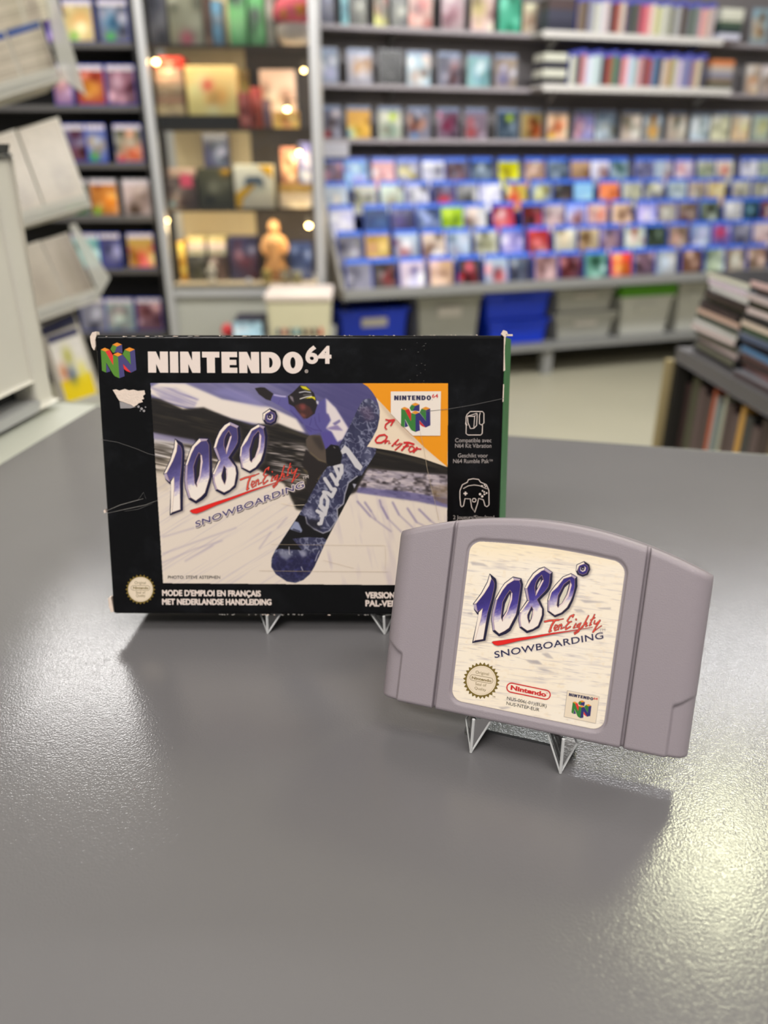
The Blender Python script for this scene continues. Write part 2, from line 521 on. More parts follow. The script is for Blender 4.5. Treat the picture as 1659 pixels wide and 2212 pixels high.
# ================================================================== COUNTER
def mat_counter():
    m = bpy.data.materials.new('grey_laminate'); m.use_nodes = True
    nt = m.node_tree; b = nt.nodes['Principled BSDF']
    tc = nt.nodes.new('ShaderNodeTexCoord')
    def noise(scale, detail, vec=None):
        n = nt.nodes.new('ShaderNodeTexNoise'); n.inputs['Scale'].default_value = scale; n.inputs['Detail'].default_value = detail
        nt.links.new(vec or tc.outputs['Object'], n.inputs['Vector']); return n
    n1 = noise(6, 5)
    mx = nt.nodes.new('ShaderNodeMix'); mx.data_type = 'RGBA'
    mx.inputs[6].default_value = (*lin(rgb((107, 106, 108))), 1); mx.inputs[7].default_value = (*lin(rgb((118, 116, 116))), 1)
    nt.links.new(n1.outputs['Fac'], mx.inputs[0]); nt.links.new(mx.outputs[2], b.inputs['Base Color'])
    rr = nt.nodes.new('ShaderNodeMapRange'); rr.inputs[3].default_value = 0.13; rr.inputs[4].default_value = 0.20
    n2 = noise(14, 6); nt.links.new(n2.outputs['Fac'], rr.inputs[0]); nt.links.new(rr.outputs[0], b.inputs['Roughness'])
    n3 = noise(1350, 1.0)
    bp = nt.nodes.new('ShaderNodeBump'); bp.inputs['Distance'].default_value = 0.00007
    nt.links.new(n3.outputs['Fac'], bp.inputs['Height']); nt.links.new(bp.outputs['Normal'], b.inputs['Normal'])
    b.inputs['Specular IOR Level'].default_value = 0.5
    return m
M_COUNTER = mat_counter()
M_COUNTER_SIDE = mat('counter_side_panel', '8a8b8c', 0.5, noise=0.06)
pc = on_z(212, 878, TOP_Z); pr = on_z(1659, 975, TOP_Z); pl = on_z(0, 1007, TOP_Z)
pm = on_z(1110, 935, TOP_Z)
e1 = (pr - pm).normalized(); e2 = (pl - pc).normalized()
ct = thing('shop_counter', 'grey laminate shop counter with a scuffed speckled top under the game box', 'counter', (0, 0, 0))
quad = [pc, pc + e2 * 1.35, pc + e2 * 1.35 + e1 * 1.5, pc + e1 * 1.5]
mb = MB(); mb.prism([(p.x, p.y, TOP_Z) for p in quad], (0, 0, -0.032), M_COUNTER)
mb.build('worktop', ct, bevel=0.002)
q2 = [pc + e1 * .03 + e2 * .03, pc + e1 * .03 + e2 * 1.3, pc + e1 * 1.45 + e2 * 1.3, pc + e1 * 1.45 + e2 * .03]
mb = MB(); mb.prism([(p.x, p.y, 0.0) for p in q2], (0, 0, TOP_Z - 0.032), M_COUNTER_SIDE)
mb.build('counter_base', ct)

# ================================================================== GAME BOX
INK_W = mat('ink_white', (232, 216, 205), 0.42, noise=0.03, nscale=400)
INK_K = mat('ink_black', (20, 20, 21), 0.42)
INK_GREY = mat('ink_grey', (170, 160, 155), 0.45)
INK_GOLD = mat('ink_gold', (118, 98, 35), 0.4, noise=0.05, nscale=300)
INK_CREAM = mat('ink_cream', (233, 216, 190), 0.45)
INK_TAN = mat('ink_tan', (190, 165, 125), 0.45)
INK_NAVY = mat('ink_navy', (34, 32, 72), 0.42)
INK_RED = mat('ink_red', (205, 36, 38), 0.42)
INK_RED2 = mat('ink_emblem_red', (226, 42, 40), 0.42)
INK_GREEN = mat('ink_emblem_green', (82, 135, 34), 0.42, noise=0.05, nscale=300)
INK_BLUE = mat('ink_emblem_blue', (66, 60, 116), 0.42, noise=0.06, nscale=300)
INK_ORANGE = mat('ink_emblem_orange', (236, 142, 22), 0.42)
INK_GREEN2 = mat('ink_small_emblem_green', (52, 122, 48), 0.42)
INK_BLUE2 = mat('ink_small_emblem_blue', (46, 42, 108), 0.42)
INK_ORANGE2 = mat('ink_small_emblem_orange', (228, 146, 32), 0.42)
INK_FLAP = mat('ink_flap_orange', (236, 150, 18), 0.42, noise=0.03, nscale=60)
INK_PAPER = mat('ink_flap_paper', (232, 212, 185), 0.45, noise=0.02, nscale=60)
INK_LABELW = mat('ink_square_white', (236, 224, 210), 0.45)
BARE = mat('bare_card', (228, 210, 194), 0.9, noise=0.12, nscale=900, bump=0.0002, bscale=1400)
BARE_GREY = mat('bare_card_grey', (150, 146, 146), 0.8, noise=0.12, nscale=800)
INK_TAPE = mat('tape_edge', (188, 168, 140), .35)
INK_DROP = mat('ink_drop_grey', (104, 94, 90), .45)
CREASE = mat('crease_mark', (92, 90, 88), 0.5)
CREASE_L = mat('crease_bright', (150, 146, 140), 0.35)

def mat_box():
    m = bpy.data.materials.new('black_glossy_card'); m.use_nodes = True
    nt = m.node_tree; b = nt.nodes['Principled BSDF']
    tc = nt.nodes.new('ShaderNodeTexCoord')
    n = nt.nodes.new('ShaderNodeTexNoise'); n.inputs['Scale'].default_value = 45; n.inputs['Detail'].default_value = 7; n.inputs['Roughness'].default_value = 0.7
    nt.links.new(tc.outputs['Object'], n.inputs['Vector'])
    cr = nt.nodes.new('ShaderNodeValToRGB')
    cr.color_ramp.elements[0].position = 0.5; cr.color_ramp.elements[0].color = (*lin(rgb((7, 7, 8))), 1)
    cr.color_ramp.elements[1].position = 0.82; cr.color_ramp.elements[1].color = (*lin(rgb((28, 29, 32))), 1)
    nt.links.new(n.outputs['Fac'], cr.inputs[0]); nt.links.new(cr.outputs[0], b.inputs['Base Color'])
    b.inputs['Roughness'].default_value = 0.26; b.inputs['Specular IOR Level'].default_value = 0.24
    n2 = nt.nodes.new('ShaderNodeTexNoise'); n2.inputs['Scale'].default_value = 22; n2.inputs['Detail'].default_value = 3
    nt.links.new(tc.outputs['Object'], n2.inputs['Vector'])
    bp = nt.nodes.new('ShaderNodeBump'); bp.inputs['Distance'].default_value = 0.0009; bp.inputs['Strength'].default_value = 0.5
    nt.links.new(n2.outputs['Fac'], bp.inputs['Height']); nt.links.new(bp.outputs['Normal'], b.inputs['Normal'])
    return m
M_BOX = mat_box()
M_BOX_SIDE = mat('green_printed_card', (58, 122, 66), 0.45, noise=0.25, nscale=70)

BW, BH, BD = 0.184, 0.1307, 0.028
BX = Face((-0.0382, 0.3129, CAM_Z - 0.2007), math.radians(-0.45), math.radians(14.4))
box = thing('game_box', 'black cardboard game box with snowboarder cover leaning back on a clear stand', 'game box', matrix=BX.m)
SK = 0.0066                                   # the worn carton has gone out of square: its back sits to the right
h = BW / 2
mb = MB()
mb.hexa([(-h, 0, 0), (-h + SK, 0, -BD), (h + SK, 0, -BD), (h, 0, 0), (-h, BH, 0), (-h + SK, BH, -BD), (h + SK, BH, -BD), (h, BH, 0)], M_BOX)
carton = mb.build('carton', box, bevel=0.0013, seg=4)
mb = MB()
t = 0.0004
mb.hexa([(h - .0001, .016, -.0012), (h + SK - .0001, .016, -BD + .001), (h + SK + t, .016, -BD + .001), (h + t, .016, -.0012),
         (h - .0001, BH - .0006, -.0012), (h + SK - .0001, BH - .0006, -BD + .001), (h + SK + t, BH - .0006, -BD + .001), (h + t, BH - .0006, -.0012)], M_BOX_SIDE)
mb.build('side_flap', box)['label'] = 'green end flap'

# --- cover picture, painted
def paint_cover():
    C = Canvas(321, 822, 972, 1268, 1.5, (226, 212, 196))
    # sky
    sky = C.mask([(320, 820), (800, 820), (845, 905), (830, 1010), (640, 965), (560, 925), (320, 860)])
    C.put(sky, (98, 95, 138))
    C.put(sky * np.clip((C.X - 560) / 160, 0, 1), (74, 69, 116))
    C.put(sky * C.noise(3, 90, 7, 24), (176, 166, 188), 0.42)
    C.put(sky * np.clip((C.X - 600) / 120, 0, 1), (74, 69, 116), 0.75)
    # white slope running down to the right
    C.poly([(322, 838), (345, 826), (400, 828), (480, 862), (585, 880), (640, 905), (660, 935), (600, 925), (500, 905), (420, 882), (360, 868), (322, 850)], (232, 220, 208), 2.2)
    C.poly([(455, 846), (520, 868), (575, 880), (540, 850), (490, 838)], (135, 130, 180), 4, .7)
    C.put(C.mask([(322, 835), (380, 838), (430, 862), (420, 880), (350, 862)], 2) * C.noise(8, 60, 5, 20), (130, 122, 165), .9)
    # dark trees swept by speed
    tree = C.mask([(320, 858), (345, 862), (395, 884), (440, 880), (500, 905), (545, 918), (600, 915), (690, 950), (740, 1010), (800, 930), (868, 970), (972, 1008), (972, 1052), (880, 1040), (800, 1050), (740, 1075),
                   (690, 1110), (640, 1100), (615, 1045), (560, 1015), (520, 1000), (440, 985), (350, 950), (320, 934)], 2.0)
    C.put(tree, (30, 26, 23))
    C.put(tree * np.clip(C.noise(5, 70, 6, 14) * 2 - .9, 0, 1), (78, 70, 54), .6)
    C.put(tree * np.clip(C.noise(15, 50, 5, 10) * 2 - 1.0, 0, 1), (22, 18, 16), .9)
    # snow gap on the left between trees
    C.poly([(322, 934), (345, 940), (420, 958), (430, 972), (380, 985), (322, 992)], (205, 196, 190), 2.0)
    C.put(C.mask([(322, 932), (420, 950), (430, 962), (330, 948)], 2), (135, 128, 160), .8)
    C.put(C.mask([(322, 955), (440, 960), (520, 1000), (440, 1018), (322, 1030)], 3) * np.clip(C.noise(21, 60, 5, 12) * 2 - .6, 0, 1), (60, 52, 42), .9)
    C.poly([(322, 1018), (360, 1022), (365, 1060), (322, 1060)], (214, 198, 178), 3, .8)
    # lights between trunks in the middle
    m = C.mask([(575, 955), (660, 960), (690, 1010), (640, 1060), (585, 1020)], 5)
    C.put(m * np.clip(C.noise(31, 34, 4, 8) * 2.2 - .9, 0, 1), (196, 184, 178), .9)
    m = C.mask([(600, 1025), (700, 1005), (730, 1030), (640, 1060)], 4)
    C.put(m * np.clip(C.noise(33, 30, 3, 25) * 2 - .7, 0, 1), (150, 130, 95), .7)
    # right-hand tree line, snow seen between trunks, blue shade at its foot
    m = C.mask([(795, 1012), (880, 1020), (972, 1026), (972, 1095), (880, 1080), (770, 1062)], 2)
    C.put(m, (150, 140, 150))
    C.put(m * np.clip(C.noise(41, 22, 5, 6) * 2 - .6, 0, 1), (205, 190, 190), .9)
    C.put(m * np.clip(C.noise(43, 14, 9, 8) * 2.4 - 1.1, 0, 1), (45, 38, 40), .9)
    C.put(C.mask([(775, 1052), (880, 1062), (972, 1078), (972, 1098), (900, 1082), (770, 1064)], 1.5), (96, 90, 140), .75)
    C.put(C.mask([(930, 1050), (972, 1045), (972, 1092), (940, 1080)], 2) * C.noise(45, 20, 6, 8), (120, 95, 60), .9)
    # snow field and its ruts
    snow = C.mask([(322, 1045), (440, 1000), (600, 1060), (660, 1110), (760, 1064), (880, 1082), (972, 1100), (972, 1268), (322, 1268)], 6)
    C.put(snow * np.clip(C.noise(51, 120, 4, -32) * 2.4 - 1.35, 0, 1) * (C.X < 640), (176, 164, 180), .4)
    C.put(snow * np.clip(C.noise(53, 12, 70, -12) * 2.4 - 1.3, 0, 1) * (C.X > 700), (180, 164, 180), .42)
    for pts in ([(772, 1083), (800, 1115), (845, 1148)], [(826, 1096), (838, 1120), (868, 1150)], [(848, 1085), (862, 1112), (892, 1140)], [(880, 1098), (900, 1128), (925, 1140)], [(788, 1085), (802, 1105), (812, 1122)],
                [(905, 1100), (930, 1125), (945, 1135)], [(820, 1080), (824, 1095), (838, 1120)]):
        C.stroke(pts, 2.6, (132, 118, 154), 1.5, .6); C.stroke(pts[:2], 3.4, (120, 108, 150), 1.6, .5)
    for pts in ([(352, 1196), (430, 1168), (510, 1140)], [(350, 1216), (420, 1186), (480, 1168)], [(400, 1212), (460, 1178)], [(560, 1185), (585, 1150)], [(600, 1140), (620, 1118)], [(352, 1160), (420, 1140)]):
        C.stroke(pts, 3, (156, 142, 168), 1.6, .45)
    # rider: far arm and glove
    C.poly(cG([(60, 108), (120, 95), (180, 97), (290, 175), (262, 262), (200, 245), (110, 180)]), (36, 30, 30), .8)
    C.poly(cG([(258, 245), (290, 178), (380, 205), (470, 215), (500, 300), (640, 520), (560, 460), (470, 390), (380, 330), (262, 265)]), (96, 90, 148), .6)
    C.stroke(cG([(300, 190), (380, 205), (440, 210)]), 3, (190, 180, 215), 1)
    C.stroke(cG([(350, 300), (380, 240)]), 2, (90, 82, 140), .8)
    # far leg and trousers
    C.poly(cG([(690, 860), (850, 990), (960, 1050), (930, 1110), (820, 1250), (740, 1420), (690, 1330), (720, 1150), (640, 1060)]), (38, 32, 30), 1.2)
    C.poly(cG([(690, 740), (740, 680), (870, 690), (940, 860), (965, 1030), (850, 1000), (740, 900), (695, 810)]), (84, 72, 62), .8)
    C.poly(cG([(760, 700), (870, 700), (930, 860), (880, 880), (800, 780)]), (50, 43, 40), 3, .8)
    C.stroke(cG([(740, 900), (850, 990), (960, 1030)]), 3, (112, 98, 74), 1.2, .8)
    # torso
    C.poly(cG([(475, 250), (560, 345), (690, 480), (760, 470), (850, 285), (935, 225), (1080, 380), (1215, 600), (1150, 740), (1040, 790), (935, 862), (875, 650), (740, 690), (660, 545), (500, 385)]), (88, 82, 142), .6)
    C.poly(cG([(935, 228), (1060, 350), (1215, 600), (1150, 735), (1080, 770), (1010, 650), (940, 600), (1000, 500), (940, 400)]), (222, 210, 208), 1.6)
    C.poly(cG([(910, 440), (970, 420), (990, 480), (940, 520)]), (92, 82, 140), 1.2, .8)
    C.poly(cG([(1020, 540), (1110, 490), (1120, 520), (1050, 570)]), (100, 90, 140), 1.2, .8)
    C.poly(cG([(940, 600), (1080, 560), (1150, 630), (1000, 620)]), (130, 115, 160), 1.5, .9)
    C.poly(cG([(875, 650), (1000, 640), (1040, 720), (1080, 790), (935, 862)]), (84, 74, 142), 1.5)
    for pts in ([(690, 570), (790, 620), (880, 630)], [(690, 590), (760, 640)], [(800, 470), (820, 560), (880, 640)], [(500, 380), (590, 470), (650, 540)], [(850, 420), (860, 520)], [(760, 480), (740, 560)]):
        C.stroke(cG(pts), 2.4, (74, 64, 124), .8, .8)
    C.poly(cG([(870, 330), (940, 240), (940, 420), (880, 520), (850, 420)]), (88, 80, 140), 2, .5)
    # head, goggles, cap
    C.poly(cG([(468, 205), (530, 158), (620, 68), (700, 82), (790, 165), (835, 300), (800, 420), (700, 482), (600, 400), (545, 335), (480, 300)]), (34, 29, 30), .6)
    C.poly(cG([(550, 320), (640, 290), (740, 335), (780, 415), (725, 468), (665, 484), (610, 420), (570, 365)]), (70, 42, 38), 1.5)
    C.poly(cG([(610, 310), (680, 300), (690, 360), (640, 380)]), (140, 66, 62), 2.5, .8)
    C.poly(cG([(625, 410), (690, 440), (680, 470), (640, 450)]), (150, 80, 66), 2, .7)
    C.poly(cG([(488, 195), (530, 215), (545, 285), (520, 262), (495, 225)]), (128, 116, 124), 1.0)
    C.poly(cG([(618, 76), (690, 84), (755, 140), (700, 128), (650, 112)]), (214, 200, 36), .8)
    C.poly(cG([(670, 235), (760, 205), (802, 215), (812, 258), (770, 228)]), (222, 206, 40), .6)
    C.stroke(cG([(610, 160), (680, 146), (750, 158)]), 2.2, (206, 204, 206), .7)
    C.stroke(cG([(620, 238), (700, 212), (760, 205)]), 2.2, (226, 220, 210), .6)
    C.stroke(cG([(660, 190), (760, 185)]), 2, (120, 118, 110), .8)
    C.poly(cG([(815, 255), (850, 270), (845, 310), (825, 300)]), (205, 200, 210), 1.0)
    # board
    board = C.mask(cG([(1090, 840), (1210, 620), (1340, 345), (1400, 250), (1470, 232), (1560, 280), (1605, 390), (1595, 560), (1560, 860)]) +
                   cH([(1600, 0), (1410, 300), (1300, 480), (1150, 770), (930, 1190), (760, 1560), (700, 1660), (610, 1740), (500, 1782), (380, 1762), (230, 1662), (165, 1560), (170, 1440), (220, 1330), (500, 910), (620, 720), (860, 290), (940, 180), (1120, 130)]))
    C.put(board, (56, 57, 84))
    marble = np.clip(np.abs(C.noise(61, 13, 9, 50) - .5) * 11, 0, 1)
    C.put(board * (1 - marble), (172, 174, 192), .7)
    C.put(board * np.clip(C.noise(63, 24, 16, 40) * 2 - .95, 0, 1), (34, 33, 62), .8)
    C.put(board * np.clip(C.noise(64, 40, 14, 60) * 2 - 1.1, 0, 1), (150, 152, 172), .7)
    C.put(board * C.mask(cG([(1330, 350), (1480, 330), (1560, 480), (1440, 520)]), 4), (92, 74, 98), .6)
    dark = C.mask(cH([(540, 835), (640, 870), (660, 960), (760, 1040), (880, 1095), (970, 1060), (1080, 900), (1070, 760), (1160, 690), (1180, 560), (1230, 400), (1350, 310), (1410, 300), (1150, 770), (930, 1190), (880, 1160), (660, 1150), (460, 1172), (590, 1330), (270, 1310), (230, 1330), (500, 910)]))
    C.put(board * dark, (17, 15, 17))
    for pts in ([(640, 870), (660, 960), (760, 1040), (880, 1095), (970, 1060), (1080, 900), (1075, 760)], [(1075, 760), (1160, 690), (1180, 560), (1230, 400), (1350, 310)]):
        C.stroke(cH(pts), 2.6, (170, 168, 178), .5, .85)
    C.poly(cH([(490, 930), (540, 945), (595, 1060), (575, 1088), (420, 1040)]), (140, 146, 172), .8)
    C.stroke(cH([(470, 1040), (560, 1070)]), 2.5, (44, 42, 62), .6)
    C.poly(cH([(1285, 410), (1340, 420), (1310, 480)]), (170, 168, 180), .8)
    low = C.mask(cH([(230, 1380), (430, 1400), (620, 1400), (860, 1350), (760, 1560), (700, 1660), (500, 1782), (230, 1662), (165, 1560)]), 3)
    C.put(board * low, (30, 28, 62), .8)
    C.put(board * low * np.clip(C.noise(66, 9, 7) * 2 - 1, 0, 1), (74, 74, 130), .7)
    C.poly(cH([(255, 1325), (420, 1340), (460, 1390), (380, 1470), (290, 1420)]), (132, 134, 152), 2.2, .8)
    C.poly(cH([(550, 1350), (640, 1340), (650, 1400), (600, 1430)]), (150, 150, 168), 2, .8)
    C.put(board * C.mask(cH([(640, 900), (820, 910), (860, 1050), (700, 1010)]), 3), (30, 28, 34), .8)
    C.poly(cH([(600, 770), (720, 720), (800, 890), (790, 915), (610, 840)]), (150, 150, 172), 2.0, .55)
    for pts in ([(410, 1285), (415, 1385)], [(770, 1480), (800, 1400), (830, 1340)], [(580, 1560), (600, 1610)]):
        C.stroke(cH(pts), 1.6, (205, 200, 205), .4, .8)
    # brand script along the board
    L = (200, 196, 197)
    C.poly(cG([(1112, 890), (1170, 808), (1225, 850), (1392, 1075), (1366, 1128), (1300, 1085), (1185, 905), (1135, 925)]), L, .4)
    for pts, w in (([(1080, 165), (1135, 165), (1135, 260), (1085, 345)], 8.5), ([(1045, 180), (1105, 330)], 8), ([(990, 285), (1075, 425)], 8), ([(905, 345), (1000, 490), (1045, 490)], 8), ([(1085, 345), (1060, 420)], 7),
                   ([(890, 530), (950, 545), (1000, 590), (1045, 500)], 8), ([(850, 700), (860, 620), (895, 560), (945, 640), (935, 740), (895, 760), (855, 715)], 7.5), ([(800, 790), (870, 830)], 8), ([(930, 740), (910, 840), (850, 860)], 7),
                   ([(835, 720), (905, 800)], 7), ([(880, 840), (850, 960), (825, 965)], 8)):
        C.stroke(cH(pts), w, L, .4)
    # near glove gripping the board
    C.poly(cG([(935, 862), (1000, 800), (1095, 818), (1140, 930), (1120, 1040), (1000, 1072), (945, 1030)]), (22, 19, 20), .6)
    C.stroke(cG([(1035, 830), (1050, 845)]), 2, (120, 115, 110), .6)
    C.poly(cH([(640, 610), (680, 600), (660, 680), (625, 690)]), (28, 24, 26), 1.2)
    # peeled orange corner
    C.poly(cF([(18, 62), (1572, 62), (1545, 1568), (1250, 1330), (700, 790), (270, 330), (200, 220), (120, 130)]), (236, 150, 18), .3)
    curl = C.mask(cF([(268, 325), (310, 440), (335, 560), (330, 700), (290, 880), (200, 1060), (105, 1200), (600, 1282), (1100, 1412), (1547, 1568), (1100, 1188), (700, 790), (480, 545)]))
    C.put(curl, (234, 214, 186))
    C.put(curl * C.mask(cF([(268, 325), (300, 400), (520, 700), (820, 1010), (1547, 1568), (1100, 1188), (700, 790), (480, 545)]), 3), (196, 170, 146), .7)
    return C
paint = paint_cover()
# --- the 1080 logo, traced on the cartridge label and painted on both prints
A_, B_ = cA, cB
to_box = affine(A_([(90, 1745), (440, 355), (485, 1725), (540, 2000)]) + B_([(968, 340), (1360, 1620), (230, 300)]),
                [(365.8, 1114.5), (375.9, 946.2), (411, 1105.5), (423, 1132.6), (583.7, 900.4), (654.5, 1045.5), (498, 910)])
ident = lambda p: list(p)
ONE = A_([(440, 355), (565, 460), (582, 530), (582, 640), (530, 880), (445, 1230), (355, 1695), (90, 1745), (215, 1175), (195, 1175), (130, 1080), (128, 1000), (105, 965), (270, 745), (390, 520)])
ONE_F = A_([(475, 460), (520, 510), (535, 560), (530, 640), (480, 860), (395, 1150), (310, 1665), (150, 1690), (270, 1250), (300, 1050), (205, 1112), (190, 1080), (170, 960), (330, 760), (430, 600)])
ZER = A_([(905, 418), (1075, 455), (1107, 575), (1085, 760), (1025, 1150), (985, 1250), (855, 1500), (770, 1560), (625, 1612), (500, 1510), (468, 1290), (478, 1150), (545, 860), (670, 640), (735, 545)])
ZER_F = A_([(925, 490), (1030, 495), (1060, 585), (1040, 720), (985, 1060), (960, 1180), (825, 1440), (740, 1500), (630, 1555), (545, 1480), (520, 1290), (530, 1150), (590, 880), (700, 690), (790, 575)])
EIG = B_([(230, 300), (388, 405), (380, 600), (345, 720), (300, 790), (148, 938), (200, 1060), (222, 1110), (225, 1220), (195, 1330), (130, 1470)]) + A_([(1290, 1512), (1180, 1548), (1035, 1440), (1008, 1290), (1020, 1130), (1180, 890), (1130, 660), (1200, 500), (1300, 350), (1420, 255)])
EIG_F = B_([(225, 365), (340, 440), (325, 600), (300, 690), (240, 770), (85, 930), (150, 1050), (185, 1110), (180, 1230), (110, 1420)]) + A_([(1395, 1400), (1300, 1462), (1190, 1495), (1070, 1410), (1050, 1280), (1060, 1150), (1230, 900), (1185, 650), (1260, 510), (1350, 400)]) + B_([(177, 381)])
ZE2 = B_([(740, 425), (858, 495), (862, 680), (830, 790), (780, 950), (705, 1100), (580, 1210), (430, 1272), (285, 1160), (288, 930), (330, 790), (430, 650), (580, 490)])
ZE2_F = B_([(750, 485), (810, 530), (808, 690), (770, 850), (735, 940), (660, 1080), (550, 1180), (430, 1225), (325, 1150), (320, 950), (370, 790), (480, 690), (600, 530)])
DEG = B_([(990, 195), (1090, 260), (1108, 355), (1060, 460), (960, 495), (860, 455), (828, 380), (845, 260)])
CREAMS = [A_([(445, 375), (475, 455), (430, 600), (330, 760), (175, 957), (122, 965), (280, 755), (400, 530)]), A_([(300, 1055), (225, 1130), (115, 1715), (148, 1690), (268, 1250)]),
          A_([(905, 435), (925, 490), (790, 575), (700, 690), (590, 880), (555, 880), (680, 645), (745, 555)]), A_([(1140, 655), (1185, 652), (1260, 510), (1350, 400)]) + B_([(177, 381), (225, 365), (230, 315)]) + A_([(1420, 275), (1310, 365), (1210, 510)]),
          A_([(1195, 905), (1232, 900), (1065, 1140), (1035, 1125)]), B_([(740, 440), (750, 485), (600, 530), (480, 690), (370, 790), (320, 950), (300, 940), (345, 790), (440, 660), (590, 500)]), B_([(985, 212), (1000, 250), (890, 290), (850, 385), (838, 375), (855, 270)])]
LAVS = [A_([(120, 972), (168, 968), (192, 1085), (208, 1140), (140, 1070)]), A_([(555, 882), (590, 882), (530, 1150), (520, 1290), (545, 1480), (508, 1495), (480, 1290), (490, 1150)]), A_([(908, 438), (1062, 470), (1030, 497), (925, 492)]),
        A_([(1035, 1130), (1062, 1150), (1050, 1280), (1070, 1410), (1040, 1430), (1018, 1290)]), A_([(1142, 662), (1185, 657), (1228, 895), (1195, 895)]), B_([(300, 942), (322, 952), (325, 1150), (298, 1150)]), B_([(742, 440), (845, 500), (810, 530), (752, 487)]), B_([(232, 315), (375, 410), (340, 440), (228, 367)])]
HOLES = [A_([(845, 690), (890, 750), (885, 870), (800, 1120), (695, 1315), (665, 1230), (695, 930), (770, 790)]), B_([(180, 460), (215, 560), (65, 860), (45, 700), (70, 600), (110, 530)]), A_([(1275, 1000), (1320, 1100), (1310, 1190), (1225, 1360), (1190, 1240), (1190, 1180)]),
         B_([(715, 550), (750, 650), (690, 870), (580, 1020), (490, 1085), (465, 1040), (490, 850), (600, 640)])]
HOLE_C = [A_([(870, 740), (890, 750), (885, 870), (800, 1120), (700, 1310), (702, 1240), (780, 1110), (855, 850)]), B_([(190, 560), (215, 558), (205, 590), (66, 855), (75, 770)]), A_([(1300, 1080), (1320, 1100), (1310, 1190), (1268, 1295), (1290, 1180)]),
          B_([(725, 600), (750, 650), (690, 870), (590, 1020), (495, 1078), (515, 1040), (570, 1000), (665, 830), (700, 720)])]
HOLE_IN = [A_([(840, 765), (850, 850), (775, 1090), (710, 1190), (715, 1140), (750, 960)]), B_([(165, 535), (150, 610), (92, 720), (95, 660), (120, 600)]), A_([(1275, 1090), (1285, 1140), (1250, 1290), (1230, 1270), (1235, 1200)]), B_([(700, 630), (680, 720), (650, 830), (560, 1000), (510, 1030), (525, 900), (620, 700)])]
SWOOSH = A_([(482, 1725), (510, 1708), (700, 1685), (1000, 1640), (1290, 1605)]) + B_([(400, 1563), (800, 1512), (1150, 1453), (1150, 1462), (800, 1526), (400, 1592)]) + A_([(1290, 1650), (1000, 1705), (720, 1775), (600, 1795), (530, 1775)])
SCRIPT = [([(240, 1352), (330, 1332), (440, 1325), (500, 1318)], 30), ([(500, 1320), (590, 1300)], 14), ([(425, 1335), (370, 1420), (325, 1545)], 30), ([(325, 1545), (360, 1530)], 20), ([(425, 1490), (470, 1460), (482, 1425), (445, 1415), (415, 1475), (430, 1525), (485, 1500)], 17),
          ([(518, 1415), (495, 1505)], 18), ([(505, 1455), (552, 1400), (562, 1420), (545, 1490), (605, 1465)], 17), ([(790, 1222), (770, 1265)], 22), ([(790, 1222), (725, 1250), (668, 1335), (690, 1368), (745, 1352)], 20), ([(700, 1375), (640, 1440), (640, 1500), (725, 1450)], 22),
          ([(832, 1390), (785, 1472), (815, 1468)], 18), ([(835, 1305), (836, 1318)], 22), ([(905, 1388), (855, 1420), (850, 1462), (900, 1432), (925, 1380), (890, 1470), (885, 1540), (810, 1592), (802, 1560), (900, 1510), (955, 1440)], 17),
          ([(1072, 1240), (1010, 1360), (958, 1462)], 20), ([(985, 1420), (1030, 1370), (1042, 1385), (1020, 1445), (1050, 1430)], 17), ([(1190, 1218), (1110, 1380), (1090, 1430), (1125, 1408)], 18), ([(1115, 1322), (1195, 1278)], 16), ([(1192, 1335), (1178, 1390), (1212, 1400), (1290, 1332)], 18), ([(1292, 1330), (1230, 1430), (1158, 1552)], 22), ([(1160, 1550), (1210, 1510), (1320, 1432)], 12)]
